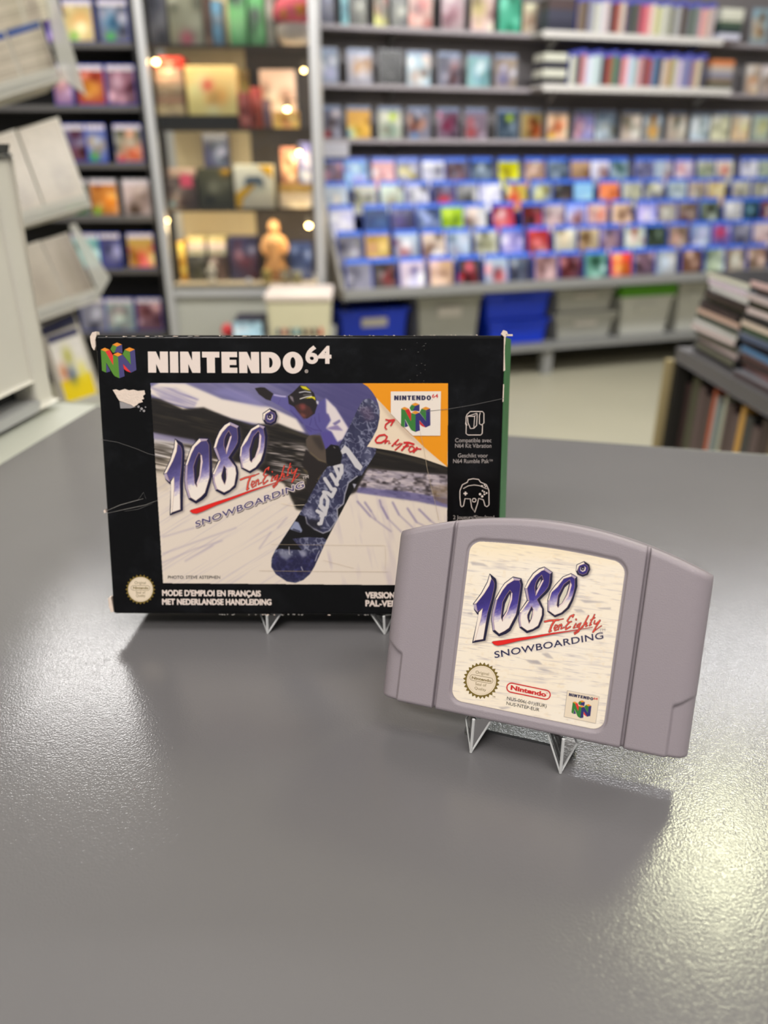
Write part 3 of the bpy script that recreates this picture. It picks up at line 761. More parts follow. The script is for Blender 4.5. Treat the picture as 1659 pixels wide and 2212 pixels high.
def paint_logo(C, tf, k, purple, mid, hole, glow):
    out = [ONE, ZER, EIG, ZE2, DEG]
    allm = sum(C.mask(tf(p)) for p in out)
    sh = np.clip(C.blur(np.clip(allm, 0, 1), 2.2), 0, 1)
    sh = np.roll(sh, (int(3 * C.s * k), int(3 * C.s * k)), (0, 1))
    C.put(sh, (90, 80, 78), glow)
    C.put(np.clip(allm, 0, 1), (24, 20, 52))
    i0, i1, i2 = [np.array(p) for p in tf(A_([(300, 1300), (1812, 900), (300, 1500)]))]
    ax = i1 - i0; nrm = np.array([-ax[1], ax[0]]); nrm /= np.linalg.norm(nrm)
    if nrm @ (i2 - i0) < 0: nrm = -nrm
    sc_ = abs(nrm @ (i2 - i0)) / 200
    T = ((C.X - i0[0]) * nrm[0] + (C.Y - i0[1]) * nrm[1]) / sc_ + 120 * (C.noise(71, 9, 5, -20) - .5)
    face = np.zeros(C.a.shape)
    for j in range(3):
        face[..., j] = np.interp(T, [-420, -160, 0, 90], [rgb(purple)[j], rgb(mid)[j], rgb((178, 166, 198))[j], rgb((240, 228, 216))[j]])
    line = (198, 160, 140)
    for p in (ONE_F, ZER_F, EIG_F, ZE2_F):
        m = C.mask(tf(p))
        C.a = C.a * (1 - m[..., None]) + face * m[..., None]
    for p in CREAMS: C.poly(tf(p), (244, 230, 214))
    for p in LAVS: C.poly(tf(p), (176, 160, 182))
    for p in HOLES:
        C.poly(tf(p), (34, 24, 62)); C.stroke(tf(p), 0.9 * k, line, .2, .8, True)
    for p in HOLE_C: C.poly(tf(p), (230, 208, 206))
    for p in HOLE_IN: C.poly(tf(p), hole)
    for p in (ONE_F, ZER_F, EIG_F, ZE2_F): C.stroke(tf(p), 0.8 * k, line, .2, .7, True)
    C.poly(tf(B_([(995, 245), (1060, 290), (1070, 350), (1030, 430), (960, 455), (895, 430), (870, 380), (900, 280)])), purple)
    C.stroke(tf(B_([(995, 245), (1060, 290), (1070, 350), (1030, 430), (960, 455), (895, 430), (870, 380), (900, 280)])), 0.8 * k, line, .2, .7, True)
    C.poly(tf(B_([(990, 290), (1025, 320), (1012, 380), (960, 402), (915, 372), (920, 315)])), (226, 208, 204))
    C.poly(tf(B_([(985, 284), (1002, 315), (990, 368), (955, 380), (922, 355), (932, 305)])), (30, 20, 52))
    C.poly(tf(B_([(965, 325), (978, 340), (965, 356), (952, 342)])), (200, 190, 190))
    # red stroke and hand lettering
    C.put(np.roll(C.mask(tf(SWOOSH), 1.4), (int(2 * C.s), int(1 * C.s)), (0, 1)), (60, 50, 50), .6)
    C.poly(tf(SWOOSH), (226, 34, 28)); C.stroke(tf(SWOOSH), 0.8 * k, (110, 40, 40), .2, .6, True)
    for pts, w in SCRIPT: C.stroke(tf(B_(pts)), (w * .113 + 1.3) * k, (62, 20, 22), .3, .9)
    for pts, w in SCRIPT: C.stroke(tf(B_(pts)), (w * .113) * k, (214, 40, 32), .2)
    for pts, w in SCRIPT: C.stroke(tf(B_([(x - 4, y - 4) for x, y in pts])), (w * .05) * k, (240, 120, 90), .2, .8)
paint_logo(paint, to_box, 0.95, (70, 62, 114), (106, 98, 156), (40, 36, 34), .5)
M_COVER = mat_print('printed_cover', 0.4, 0.35)
BX.lift = 0.0
paint.build('cover_picture', BX, box, M_COVER, keep=paint.mask([(324.5, 827), (968.5, 827.5), (965.3, 1265), (352, 1260)]), z=0.0001)

# --- lettering and marks on the box
P = Print(BX); P.z = 0.00016
nintendo(P, c1([(466, 381)])[0], c1([(1577, 386)])[0], (-.9, -45.5), INK_W, gap=.09)
P.text('64', c2([(0, 312)])[0], c2([(186, 312)])[0], (-.4, -36.5), INK_W, bold=0.035)
P.line(arc(662, 802, 3.4, 0, 360, 16), .7, INK_W, closed=True); P.text('R', (660.3, 804.2), (664, 804.2), (0, -4.2), INK_W)
emblem(P, cE, {'g': INK_GREEN, 'r': INK_RED2, 'b': INK_BLUE, 'o': INK_ORANGE})
P.text('Compatible avec', c2([(1072, 880)])[0], c2([(1332, 880)])[0], (0, -8.6), INK_GREY)
P.text('N64 Kit Vibration', c2([(1072, 919)])[0], c2([(1331, 919)])[0], (0, -8.6), INK_GREY)
P.text('Geschikt voor', c2([(1092, 989)])[0], c2([(1306, 989)])[0], (0, -8.6), INK_GREY)
P.text('N64 Rumble Pak', c2([(1058, 1029)])[0], c2([(1314, 1029)])[0], (0, -8.6), INK_GREY)
P.text('TM', c2([(1316, 1018)])[0], c2([(1340, 1018)])[0], (0, -4.2), INK_GREY)
P.text('2 Joueurs/Simultan\u00e9', c2([(1058, 1431)])[0], c2([(1356, 1431)])[0], (0, -8.2), INK_GREY)
for l, w in (([(1150, 760), (1150, 700), (1158, 680), (1180, 660), (1268, 660), (1278, 672), (1278, 742), (1262, 756), (1246, 748), (1246, 690), (1252, 668)], 5), ([(1152, 745), (1150, 818), (1165, 828), (1255, 828), (1266, 816), (1268, 756)], 5),
             ([(1160, 694), (1228, 672)], 4), ([(1160, 694), (1212, 694), (1230, 674), (1226, 760), (1206, 780), (1182, 782), (1164, 740), (1160, 694)], 5), ([(1212, 694), (1206, 775)], 4), ([(1150, 730), (1145, 748), (1160, 758)], 4)):
    P.line(c2(l), w * .3014, INK_W)
for l, w in (([(1112, 1335), (1106, 1280), (1106, 1228), (1124, 1184), (1160, 1166), (1166, 1148), (1200, 1141), (1240, 1146), (1254, 1166), (1296, 1184), (1314, 1226), (1315, 1328), (1300, 1342), (1286, 1335), (1274, 1292), (1240, 1282), (1232, 1320), (1212, 1382), (1190, 1345), (1180, 1285), (1142, 1284), (1132, 1335), (1120, 1342), (1112, 1335)], 5),
             ([(1130, 1212), (1166, 1192), (1210, 1186), (1250, 1192), (1300, 1214)], 4), ([(1132, 1247), (1160, 1247)], 8), ([(1146, 1234), (1146, 1261)], 8)):
    P.line(c2(l), w * .3014, INK_W)
for x, y, r in ((1250, 1252, 8), (1266, 1268, 8), (1280, 1236, 6), (1297, 1244, 6), (1268, 1228, 5), (1282, 1253, 6), (1264, 1193, 6), (1282, 1186, 5), (1290, 1196, 5)):
    P.poly(c2(arc(x, y, r, 0, 360, 12)), INK_W)
P.line(c2(arc(1208, 1295, 13, 0, 360, 20)), 1.4, INK_W, closed=True)
P.text('PHOTO: STEVE ASTEPHEN', c3([(541, 829)])[0], c3([(915, 829)])[0], (0, -6.6), INK_K)
P.fat("MODE D'EMPLOI EN FRAN\u00c7AIS", c3([(502, 950)])[0], c3([(1205, 955)])[0], (-.3, -11.8), INK_W, .75)
P.fat('MET NEDERLANDSE HANDLEIDING', c3([(502, 1013)])[0], c3([(1281, 1016)])[0], (-.3, -11.8), INK_W, .75)
P.fat('VERSION PAL', c4([(868, 1098)])[0], (884, 1292), (-.3, -12.2), INK_W, .75)
P.fat('PAL-VERSIE', c4([(868, 1164)])[0], (878, 1310), (-.3, -12.2), INK_W, .75)
def seal(P, tf, cx, cy, R, tilt, pill, lines, teeth, inner, zz):
    pts = []
    for i in range(teeth * 2):
        r = R if i % 2 == 0 else R * .86
        a = 2 * math.pi * i / (teeth * 2)
        pts.append((cx + r * math.cos(a), cy + r * math.sin(a)))
    P.poly(tf(pts), INK_GOLD, z=zz)
    P.poly(tf(arc(cx, cy, R * inner, 0, 360, 40)), INK_CREAM, z=zz + .00004)
    P.line(tf(arc(cx, cy, R * inner * .92, 0, 360, 40)), .5, INK_TAN, z=zz + .00007, closed=True)
zb = 0.0002
seal(P, c3, 345, 905, 108, 0, None, None, 24, .82, zb)
for s, x0, x1, y, hh, bl in (('Original', 303, 383, 866, 20, 0), ('Nintendo', 292, 402, 902, 18, .03), ('Seal of', 312, 380, 935, 18, 0), ('Quality', 313, 380, 958, 18, 0)):
    P.text(s, c3([(x0, y)])[0], c3([(x1, y + 1)])[0], (0, -hh * .3014), INK_GOLD, bold=bl, z=zb + .00012)
P.line(c3(arc(395, 895, 17, -90, 90, 10) + arc(294, 894, 17, 90, 270, 10)), .8, INK_GOLD, z=zb + .00012, closed=True)
# corner flap print: white square, emblem, lettering
P.poly(cF([(532, 213), (1430, 210), (1418, 1003), (925, 1003), (700, 782), (532, 606)]), INK_LABELW)
nintendo(P, cF([(592, 371)])[0], cF([(1254, 369)])[0], (0, -10.4), INK_NAVY, z=zb + .00005, gap=.14)
P.text('64', cF([(1268, 328)])[0], cF([(1380, 326)])[0], (0, -8.4), INK_RED, bold=.02, z=zb + .00005)
P.poly(cF(arc(1274, 364, 5, 0, 360, 10)), INK_NAVY, z=zb + .00005)
emblem(P, affine(EM_REF, cF([(715, 515), (975, 938), (1237, 515), (975, 414)])), {'g': INK_GREEN2, 'r': INK_RED, 'b': INK_BLUE2, 'o': INK_ORANGE2}, z=zb + .00005)
for l, w, cl in (([(330, 1000), (420, 985), (465, 1020), (440, 1080), (360, 1130), (280, 1130), (255, 1090), (285, 1035)], 34, True), ([(455, 1082), (424, 1148)], 24, False), ([(432, 1132), (482, 1090), (508, 1098), (492, 1146), (528, 1134)], 20, False), ([(675, 1066), (602, 1135), (548, 1194), (578, 1182)], 26, False),
                 ([(628, 1128), (614, 1166), (642, 1172), (706, 1132)], 20, False), ([(738, 1138), (682, 1195), (605, 1264)], 25, False), ([(760, 1128), (850, 1125), (955, 1160)], 34, False), ([(850, 1130), (720, 1272)], 32, False), ([(750, 1205), (860, 1185)], 24, False),
                 ([(885, 1195), (852, 1250), (872, 1295), (930, 1275), (955, 1225), (915, 1192)], 28, True), ([(1005, 1205), (935, 1310)], 30, False), ([(965, 1275), (1010, 1235), (1078, 1245)], 26, False),
                 ([(460, 895), (428, 855), (440, 805), (500, 755), (600, 716)], 28, False), ([(435, 712), (500, 728), (605, 714)], 26, False), ([(602, 715), (560, 770), (530, 828)], 28, False)):
    P.line(cF(l), w * .12055, INK_RED, z=zb + .00005, closed=cl)
# wear: torn patch, creases, tape edges, bare corners, top edge with its painted highlight
P.poly(c1([(213, 505), (238, 501), (262, 510), (300, 498), (330, 508), (360, 503), (395, 512), (440, 508), (446, 535), (430, 548), (438, 570), (420, 575), (430, 592), (398, 600), (388, 612), (365, 626), (345, 612), (320, 604), (290, 592), (262, 584), (245, 560), (235, 540)]), BARE, z=.00035)
P.poly(c1([(262, 588), (290, 594), (320, 606), (345, 614), (364, 627), (385, 626), (340, 636), (268, 637)]), BARE_GREY, z=.0003)
for x, y, r in ((398, 625, 9), (420, 640, 10), (437, 655, 9), (448, 628, 5), (410, 655, 4)):
    P.poly(c1(arc(x, y, r, 0, 360, 7)), BARE_GREY, z=.0003)
for l, w, m in (([(130, 860), (250, 880), (380, 925), (470, 962), (600, 992)], .9, CREASE), ([(1010, 0), (1012, 1)], .5, CREASE)):
    P.line(c1(l), w, m, z=.0003)
P.line(c2([(820, 665), (900, 655), (1022, 642), (1200, 612), (1418, 566)]), .9, CREASE, z=.0003)
P.line(c2([(820, 800), (850, 940), (870, 1060), (900, 1200), (930, 1320), (955, 1440)]), .6, INK_TAPE, z=.0003)
for l, w, m in (([(95, 345), (200, 300), (300, 272), (365, 255)], 1.0, CREASE_L), ([(110, 358), (240, 330), (380, 300), (480, 262)], .8, CREASE_L), ([(330, 262), (368, 210), (385, 255)], .9, CREASE), ([(230, 345), (330, 330), (430, 290)], .7, CREASE)):
    P.line(c3(l), w, m, z=.0003, taper=True)
P.line(c4([(100, 662), (400, 665), (700, 668), (1020, 670)]), .45, INK_TAPE, z=.0003)
P.line(c4([(0, 875), (300, 880), (700, 882), (1045, 884)]), .5, INK_TAPE, z=.0003)
P.line(c4([(1024, 672), (1030, 760), (1026, 870)]), .35, INK_TAPE, z=.0003)
P.line(c4([(520, 790), (640, 822), (770, 856)]), .4, INK_TAPE, z=.0003)
P.line(c4([(180, 325), (260, 345), (370, 340)]), .8, INK_CREAM, z=.0003)
rnd = random.Random(4)
for i in range(26):
    x = 470 + rnd.random() * 340; y = 1326.5 + rnd.random() * 1.6; w = 2 + rnd.random() * 6; hgt = .6 + rnd.random() * 1.3
    P.poly([(x, y), (x + w * .5, y - hgt), (x + w, y - hgt * .2), (x + w * .8, y + hgt * .6)], CREASE_L if rnd.random() < .7 else BARE, z=.0003)
for i in range(16):
    x = 860 + rnd.random() * 60; y = 735 + rnd.random() * 95; w = 1 + rnd.random() * 3
    P.poly([(x, y), (x + w, y - .8), (x + w * .6, y + .8)], CREASE, z=.0003)
for i in range(46):  # worn top edge; longer pale bits at left also paint its highlight
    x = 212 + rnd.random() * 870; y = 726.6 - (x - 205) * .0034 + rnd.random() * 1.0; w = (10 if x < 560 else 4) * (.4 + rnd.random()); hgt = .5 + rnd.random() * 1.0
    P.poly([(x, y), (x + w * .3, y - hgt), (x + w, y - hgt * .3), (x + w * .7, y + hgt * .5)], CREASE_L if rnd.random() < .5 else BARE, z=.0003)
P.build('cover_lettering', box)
P = Print(BX)
mb = MB()
def chip(pts_px, depth=0.0014, push=0.0004):
    q = [(*BX.px(*p), push) for p in pts_px]
    mb.prism(q, (0, 0, -depth), BARE)
chip([(195, 727), (200, 718), (208, 716), (209, 722), (206, 735), (207, 748), (204, 757), (199, 750), (196, 738)], .004)
chip([(1083, 722), (1088, 713), (1095, 716), (1097, 722), (1092, 728), (1091, 745), (1089, 728)], .003)
chip([(1088.5, 728), (1090.5, 728), (1090, 765), (1091, 800), (1087.5, 802), (1088, 770)], .0012)
chip([(1087, 830), (1088.8, 830), (1087.5, 868), (1085.5, 868)], .0012)
chip([(234, 1292), (240, 1290), (243, 1305), (246, 1321), (240, 1322), (236, 1310)], .004)
chip([(1092, 722), (1107, 722), (1107.5, 726), (1093, 726)], .002)
chip([(224, 1103), (228, 1100), (230, 1107), (226, 1108)], .002)
mb.build('worn_corner', box)['label'] = 'bare card showing at worn corners'

# ================================================================== CARTRIDGE
CF_ = Face((0.05203, 0.22487, CAM_Z - 0.19426), -0.32940, 0.38385, 0.0072)
cart = thing('game_cartridge', 'grey plastic game cartridge with cream snowboarding label standing on a clear stand', 'game cartridge', matrix=CF_.m)
M_CART = mat('grey_cartridge_plastic', (151, 142, 147), 0.46, spec=0.45, bump=0.00009, bscale=2200)
def cart_top(x): return 77.7 - 11.8 * (x / 58.0) ** 2
def smooth01(t): t = np.clip(t, 0, 1); return t * t * (3 - 2 * t)
LX0, LX1, LY0 = -29.5, 28.8, 4.2
def lab_top(x): return 69.1 - 1.3 * ((x + .3) / 26) ** 2
def rr_dist(x, y, x0, x1, y0, y1, r):
    """signed distance to a rounded rectangle whose top may bend"""
    cx, cy = (x0 + x1) / 2, (y0 + y1) / 2
    qx = np.abs(x - cx) - (x1 - x0) / 2 + r; qy = np.abs(y - cy) - (y1 - y0) / 2 + r
    return np.hypot(np.maximum(qx, 0), np.maximum(qy, 0)) + np.minimum(np.maximum(qx, qy), 0) - r
def cart_z(x, y):
    """front relief in mm: 0 on the flat, negative into the shell"""
    z = np.zeros_like(x)
    ds = 58.0 - np.abs(x)
    R = 8.0
    k = np.clip((R - ds) / R, 0, 1)
    z -= 9.0 * (1 - np.sqrt(np.maximum(1 - k ** 2.2, 0)))
    for d, r in ((cart_top(x) - y, 2.6), (y, 1.6)):
        k = np.clip((r - d) / r, 0, 1); z -= r * (1 - np.sqrt(np.maximum(1 - k * k, 0)))
    g = np.clip(1 - np.abs(np.abs(x) - 35.0) / 0.82, 0, 1); z -= 2.2 * smooth01(g * 1.6)
    g2 = np.clip(1 - (np.abs(np.abs(x) - 35.0) - .5) / 0.8, 0, 1); z -= 0.25 * g2
    d = rr_dist(x, y, LX0, LX1, LY0, lab_top(x), 5.0)
    z -= 0.75 * smooth01((0.35 - d) / 0.6)
    # finger notch low on both flanks
    lim = 20.0 + 3.6 * smooth01((np.abs(x) - 49.5) / 8.0)
    inx = smooth01((np.abs(x) - 49.3) / 1.5); iny = smooth01((lim - y) / 1.8)
    z -= 1.6 * inx * iny * (1 - .35 * smooth01((np.abs(x) - 51) / 6))
    return z
def relief(name, xs, nv, parent, label=None):
    ys = np.linspace(0, 1, nv)
    e = np.linspace(0, 1, 10) ** 1.6
    ys = np.unique(np.concatenate([ys, e * .028, 1 - e * .042]))
    X, T = np.meshgrid(np.array(xs), ys)
    Y = T * cart_top(X)
    Z = cart_z(X, Y)
    co = np.stack([X, Y, Z], -1) / 1000
    h_, w_ = X.shape
    # skirt back to the parting line
    back = np.stack([X, Y, np.full(X.shape, -10.0)], -1) / 1000
    verts = list(map(tuple, co.reshape(-1, 3)))
    idx = np.arange(h_ * w_).reshape(h_, w_)
    fs = [tuple(int(q) for q in f) for f in np.stack([idx[:-1, :-1], idx[:-1, 1:], idx[1:, 1:], idx[1:, :-1]], -1).reshape(-1, 4)]
    ring = [(0, i) for i in range(w_)] + [(j, w_ - 1) for j in range(1, h_)] + [(h_ - 1, i) for i in range(w_ - 2, -1, -1)] + [(j, 0) for j in range(h_ - 2, 0, -1)]
    b0 = len(verts)
    verts += [tuple(back[j, i]) for j, i in ring]
    n = len(ring)
    for k in range(n):
        a = int(idx[ring[k]]); b = int(idx[ring[(k + 1) % n]])
        fs.append((b, a, b0 + k, b0 + (k + 1) % n))
    fs.append(tuple(b0 + k for k in range(n - 1, -1, -1)))
    me = bpy.data.meshes.new(name); me.from_pydata(verts, [], fs); me.materials.append(M_CART)
    me.polygons.foreach_set('use_smooth', [True] * len(fs)); me.update()
    o = bpy.data.objects.new(name, me); COL.objects.link(o); o.parent = parent
    return o
def dense(a, b, n, near, w=2.2, m=16):
    xs = np.linspace(a, b, n)
    for c in near: xs = np.concatenate([xs, np.linspace(max(a, c - w), min(b, c + w), m)])
    return np.unique(np.round(xs, 4))
relief('front_panel', dense(-35, 35, 110, (-35, 35, LX0, LX1)), 150, cart)
relief('side_grip', dense(-58, -35, 70, (-58, -50, -35)), 110, cart)
relief('side_grip', dense(35, 58, 70, (35, 50, 58)), 110, cart)
mb = MB()
n = 40
out = [(-57.6 + 115.2 * i / n, 0.35) for i in range(n + 1)] + [(57.6 - 115.2 * i / n, cart_top(57.6 - 115.2 * i / n) - .3) for i in range(n + 1)]
mb.prism([(x / 1000, y / 1000, -.0101) for x, y in out], (0, 0, -.0088), M_CART)
for x0 in (-44, 22):                           # lock tabs beside the connector slot
    mb.box((x0) / 1000, -.0016, -.0175, (x0 + 22) / 1000, .0004, -.0125, M_CART)
mb.build('back_shell', cart, bevel=.0012, seg=3)
mb = MB(); mb.box(-.028, -.0003, -.0142, .028, .0005, -.0068, mat('dark_slot', '222226', .7)); mb.build('connector_slot', cart)

# --- label: painted paper plus vector lettering
CF_.lift = -0.00062
L = Canvas(968, 1162, 1356, 1586, 2.0, (245, 234, 216))
L.put(np.clip(L.noise(81, 90, 60) * 1.6 - .3, 0, 1), (248, 232, 204), .5)
L.put(np.clip(1 - L.Y / 1420 + .12, 0, 1) * .0 + np.clip(L.noise(82, 9, 7) * 2 - 1.25, 0, 1), (226, 196, 150), .35)
rut = np.clip(L.noise(84, 60, 5, 6) * 2.6 - 1.55, 0, 1) * np.clip(.25 + L.noise(85, 60, 40), 0, 1)
L.put(rut, (172, 164, 170), .55)
rut = np.clip(L.noise(86, 30, 2.6, 9) * 2.8 - 1.8, 0, 1); L.put(rut, (156, 146, 154), .5)
for c, pts in ((cA, [(60, 120), (160, 130), (320, 160), (430, 230), (250, 200), (90, 190)]), (cB, [(170, 1960), (300, 1950), (410, 2065), (280, 2040)]), (cB, [(0, 2100), (110, 2095), (190, 2170), (80, 2150)]), (cC, [(1130, 45), (1300, 50), (1395, 122), (1250, 90)]),
               (cC, [(1300, 180), (1450, 200), (1590, 255), (1420, 235)]), (cB, [(900, 930), (1080, 940), (1450, 990), (1000, 990)]), (cB, [(780, 1110), (930, 1110), (1020, 1180), (840, 1165)]), (cB, [(1230, 1090), (1500, 1080), (1500, 1120), (1300, 1115)]), (cC, [(640, 850), (800, 840), (870, 860), (700, 885)]),
               (cA, [(0, 1140), (90, 1130), (100, 1190), (0, 1160)]), (cA, [(1150, 2080), (1300, 2100), (1475, 2180), (1250, 2150)])):
    L.poly(c(pts), (166, 158, 160), 1.2, .6)
L.poly([(968, 1162), (1356, 1162), (1356, 1215), (1200, 1200), (968, 1190)], (248, 228, 186), 14, .7)
paint_logo(L, ident, 1.0, (50, 38, 112), (72, 60, 146), (214, 206, 186), .45)
def lab_loop(g, r, n=8):
    """outline of the label in mm, g = inset"""
    x0, x1, y0 = LX0 + g, LX1 - g, LY0 + g
    pts = [(x0 + r - r * math.cos(t), y0 + r - r * math.sin(t)) for t in np.linspace(0, math.pi / 2, n)] + [(x1 - r + r * math.sin(t), y0 + r - r * math.cos(t)) for t in np.linspace(0, math.pi / 2, n)]
    yt = lab_top(x1) - g; pts += [(x1 - r + r * math.cos(t), yt - r + r * math.sin(t)) for t in np.linspace(0, math.pi / 2, n)]
    pts += [(x, lab_top(x) - g - .25 * max(0, abs(x + .3) / 26)) for x in np.linspace(x1 - r - 2, x0 + r + 2, 16)]
    yt = lab_top(x0) - g; pts += [(x0 + r - r * math.sin(t), yt - r + r * math.cos(t)) for t in np.linspace(0, math.pi / 2, n)]
    return pts
U, V = CF_.grid(L.X, L.Y)
dist = rr_dist(U * 1000, V * 1000, LX0 + .95, LX1 - .95, LY0 + .95, lab_top(U * 1000) - .95, 4.2)
mb = MB(); mb.prism([(x / 1000, y / 1000, -.00074) for x, y in lab_loop(.9, 4.2)], (0, 0, .0001), INK_CREAM)
lab = mb.build('label', cart); lab['label'] = 'cream printed label'
M_LABEL = mat_print('printed_label', 0.38, 0.4)
L.build('label_picture', CF_, lab, M_LABEL, keep=(dist < 0).astype(float), z=.00002)
P = Print(CF_); P.z = .00006
base0, base1 = A_([(545, 2040)])[0], B_([(1358, 1672)])[0]
up = (-1.5, -13.6)
P.text('SNOWBOARDING', (base0[0] + 1, base0[1] + 1), (base1[0] + 1, base1[1] + 1), up, INK_GREY, bold=.03, space=1.06)
P.fat('SNOWBOARDING', base0, base1, up, INK_LABELW, 1.9, z=.00008, space=1.06, n=12)
P.fat('SNOWBOARDING', base0, base1, up, INK_NAVY, .35, z=.0001, space=1.06, n=6)
P.text('TM', B_([(1280, 1545)])[0], B_([(1392, 1535)])[0], (0, -6.2), INK_GREY)
seal(P, cC, 355, 395, 315, 9, None, None, 27, .80, .00006)
for s, p0, p1, hh, bl in (('Original', (255, 272), (480, 308), 48, 0), ('Nintendo', (190, 365), (525, 424), 44, .03), ('Seal of', (250, 470), (438, 500), 46, 0), ('Quality', (238, 540), (432, 578), 44, 0)):
    P.text(s, cC([p0])[0], cC([p1])[0], (.6, -hh * .1266), INK_GOLD, bold=bl, z=.00018)
def pill(P, tf, a, b, r, w, m, z):
    ang = math.degrees(math.atan2(b[1] - a[1], b[0] - a[0]))
    P.line(tf(arc(b[0], b[1], r, ang - 90, ang + 90, 12) + arc(a[0], a[1], r, ang + 90, ang + 270, 12)), w, m, z=z, closed=True)
pill(P, cC, (207, 342), (505, 396), 48, .9, INK_GOLD, .00018)
pill(P, cC, (868, 515), (1452, 636), 78, 2.5, INK_RED, .00008)
P.text('Nintendo', cC([(852, 545)])[0], cC([(1460, 672)])[0], (.9, -9.6), INK_RED, bold=.045, z=.0001)
P.line(cC(arc(1475, 610, 11, 0, 360, 10)), .5, INK_RED, z=.0001, closed=True)
P.text('NUS-006(-01)(EUR)', cC([(790, 718)])[0], cC([(1466, 856)])[0], (.7, -6.6), INK_K, z=.0001)
P.text('NUS-NTEP-EUR', cC([(782, 805)])[0], cC([(1342, 922)])[0], (.7, -6.8), INK_K, z=.0001)
P.text('TM', cC([(540, 680)])[0], cC([(590, 690)])[0], (.3, -3.6), INK_GOLD, z=.0001)
P.poly(cD([(350, 290), (1312, 480), (1205, 1285), (250, 1082)]), INK_GREY)
P.poly(cD([(360, 302), (1300, 488), (1196, 1272), (262, 1074)]), INK_CREAM, z=.00009)
nintendo(P, cD([(395, 458)])[0], cD([(1122, 594)])[0], (1.0, -6.4), INK_NAVY, z=.00012, gap=.12)
P.text('64', cD([(1132, 560)])[0], cD([(1256, 582)])[0], (.7, -4.8), INK_RED, bold=.03, z=.00012)
emblem(P, affine(EM_REF, cD([(512, 640), (740, 1120), (1072, 750), (805, 590)])), {'g': INK_GREEN2, 'r': INK_RED2, 'b': INK_BLUE2, 'o': INK_ORANGE2}, z=.00012)
P.build('label_lettering', lab)
# SNOWBOARDING and trade mark on the box as well
CF_.lift = 0
P = Print(BX); P.z = .00018
b0, b1 = to_box([base0])[0], to_box([base1])[0]
P.fat('SNOWBOARDING', (b0[0] + 1.4, b0[1] + 1.8), (b1[0] + 1.4, b1[1] + 1.8), (-1.2, -12.4), INK_DROP, 1.7, space=1.06, n=10)
P.fat('SNOWBOARDING', b0, b1, (-1.2, -12.4), INK_W, 1.8, z=.00024, space=1.06, n=12)
P.fat('SNOWBOARDING', b0, b1, (-1.2, -12.4), mat('ink_logo_purple', (62, 54, 108), .42), .3, z=.00028, space=1.06, n=6)
P.text('TM', c3([(1505, 122)])[0], c3([(1548, 108)])[0], (-.3, -6.5), INK_W)
P.build('logo_lettering', box)

# ================================================================== CLEAR STANDS
M_ACR = mat_clear('clear_acrylic', (.95, .97, .965), 1.49, haze=.02)
M_ACR_EDGE = mat_clear('polished_acrylic_edge', (.9, .92, .92), 1.49, haze=.72, haze_col=(.97, .98, .97))
def stand(label, face, feet_x, lean, thick, reach, group):
    """two folded fins that touch the counter at their front tips and carry the thing's lower edge, joined by a back plate"""
    o = face.o
    root = thing('display_stand', label, 'display stand', (o.x, o.y, TOP_Z), math.atan2(face.u.y, face.u.x), group)
    zt = o.z - TOP_Z                                   # height of the carried edge
    tl = math.tan(lean)
    under = lambda d: zt - d * tl - .0009              # just below the thing's tilted underside
    for x, inn in ((feet_x[0], 1), (feet_x[1], -1)):
        tip = Vector((x, .0012, .0003)); ridge = Vector((x + inn * .0004, .0006, under(.0006)))
        inner = [tip, ridge, Vector((x + inn * .0066, .004, under(.004)))]
        outer = [tip, ridge, Vector((x - inn * .0026, .009, under(.009))), Vector((x - inn * .0044, .0105, under(.0105) * .62))]
        for p, nm in ((inner, 'fin'), (outer, 'fin')):
            mb = MB()
            nn = (p[1] - p[0]).cross(p[2] - p[0]).normalized() * .0009
            if nn.y < 0: nn = -nn
            mb.prism(p, nn, M_ACR)
            mb.build(nm, root)
        mb = MB()
        mb.tube([tip, ridge], .0006, M_ACR_EDGE, 8)
        mb.tube([tip, inner[2]], .00045, M_ACR_EDGE, 8)
        mb.tube([tip, outer[3], outer[2]], .00045, M_ACR_EDGE, 8)
        mb.build('polished_edge', root)
    x0, x1 = feet_x[0] - .004, feet_x[1] + .004
    s_ = -(zt - thick * math.sin(lean)) / math.cos(lean)
    y0 = thick * math.cos(lean) + s_ * math.sin(lean) + .0012
    mb = MB(); mb.hexa([(x0, y0, .0002), (x1, y0, .0002), (x1, y0 + .0015, .0002), (x0, y0 + .0015, .0002),
                        (x0, y0 + reach * tl, reach), (x1, y0 + reach * tl, reach), (x1, y0 + reach * tl + .0015, reach), (x0, y0 + reach * tl + .0015, reach)], M_ACR)
    mb.build('back_plate', root)
    mb = MB()
    for x in (x0, x1): mb.hexa([(x - .0007, .0105, .0002), (x + .0007, .0105, .0002), (x + .0007, y0, .0002), (x - .0007, y0, .0002), (x - .0007, .0105, .003), (x + .0007, .0105, .003), (x + .0007, y0, .003), (x - .0007, y0, .003)], M_ACR)
    mb.build('foot_rail', root)
    return root
stand('clear acrylic plate stand under the grey cartridge', CF_, (-.0195, .0150), .38385, .0192, .05, 'clear display stands on the counter')
stand('clear acrylic plate stand under the black game box', BX, (-.0185, .0385), math.radians(14.4), .028, .085, 'clear display stands on the counter')

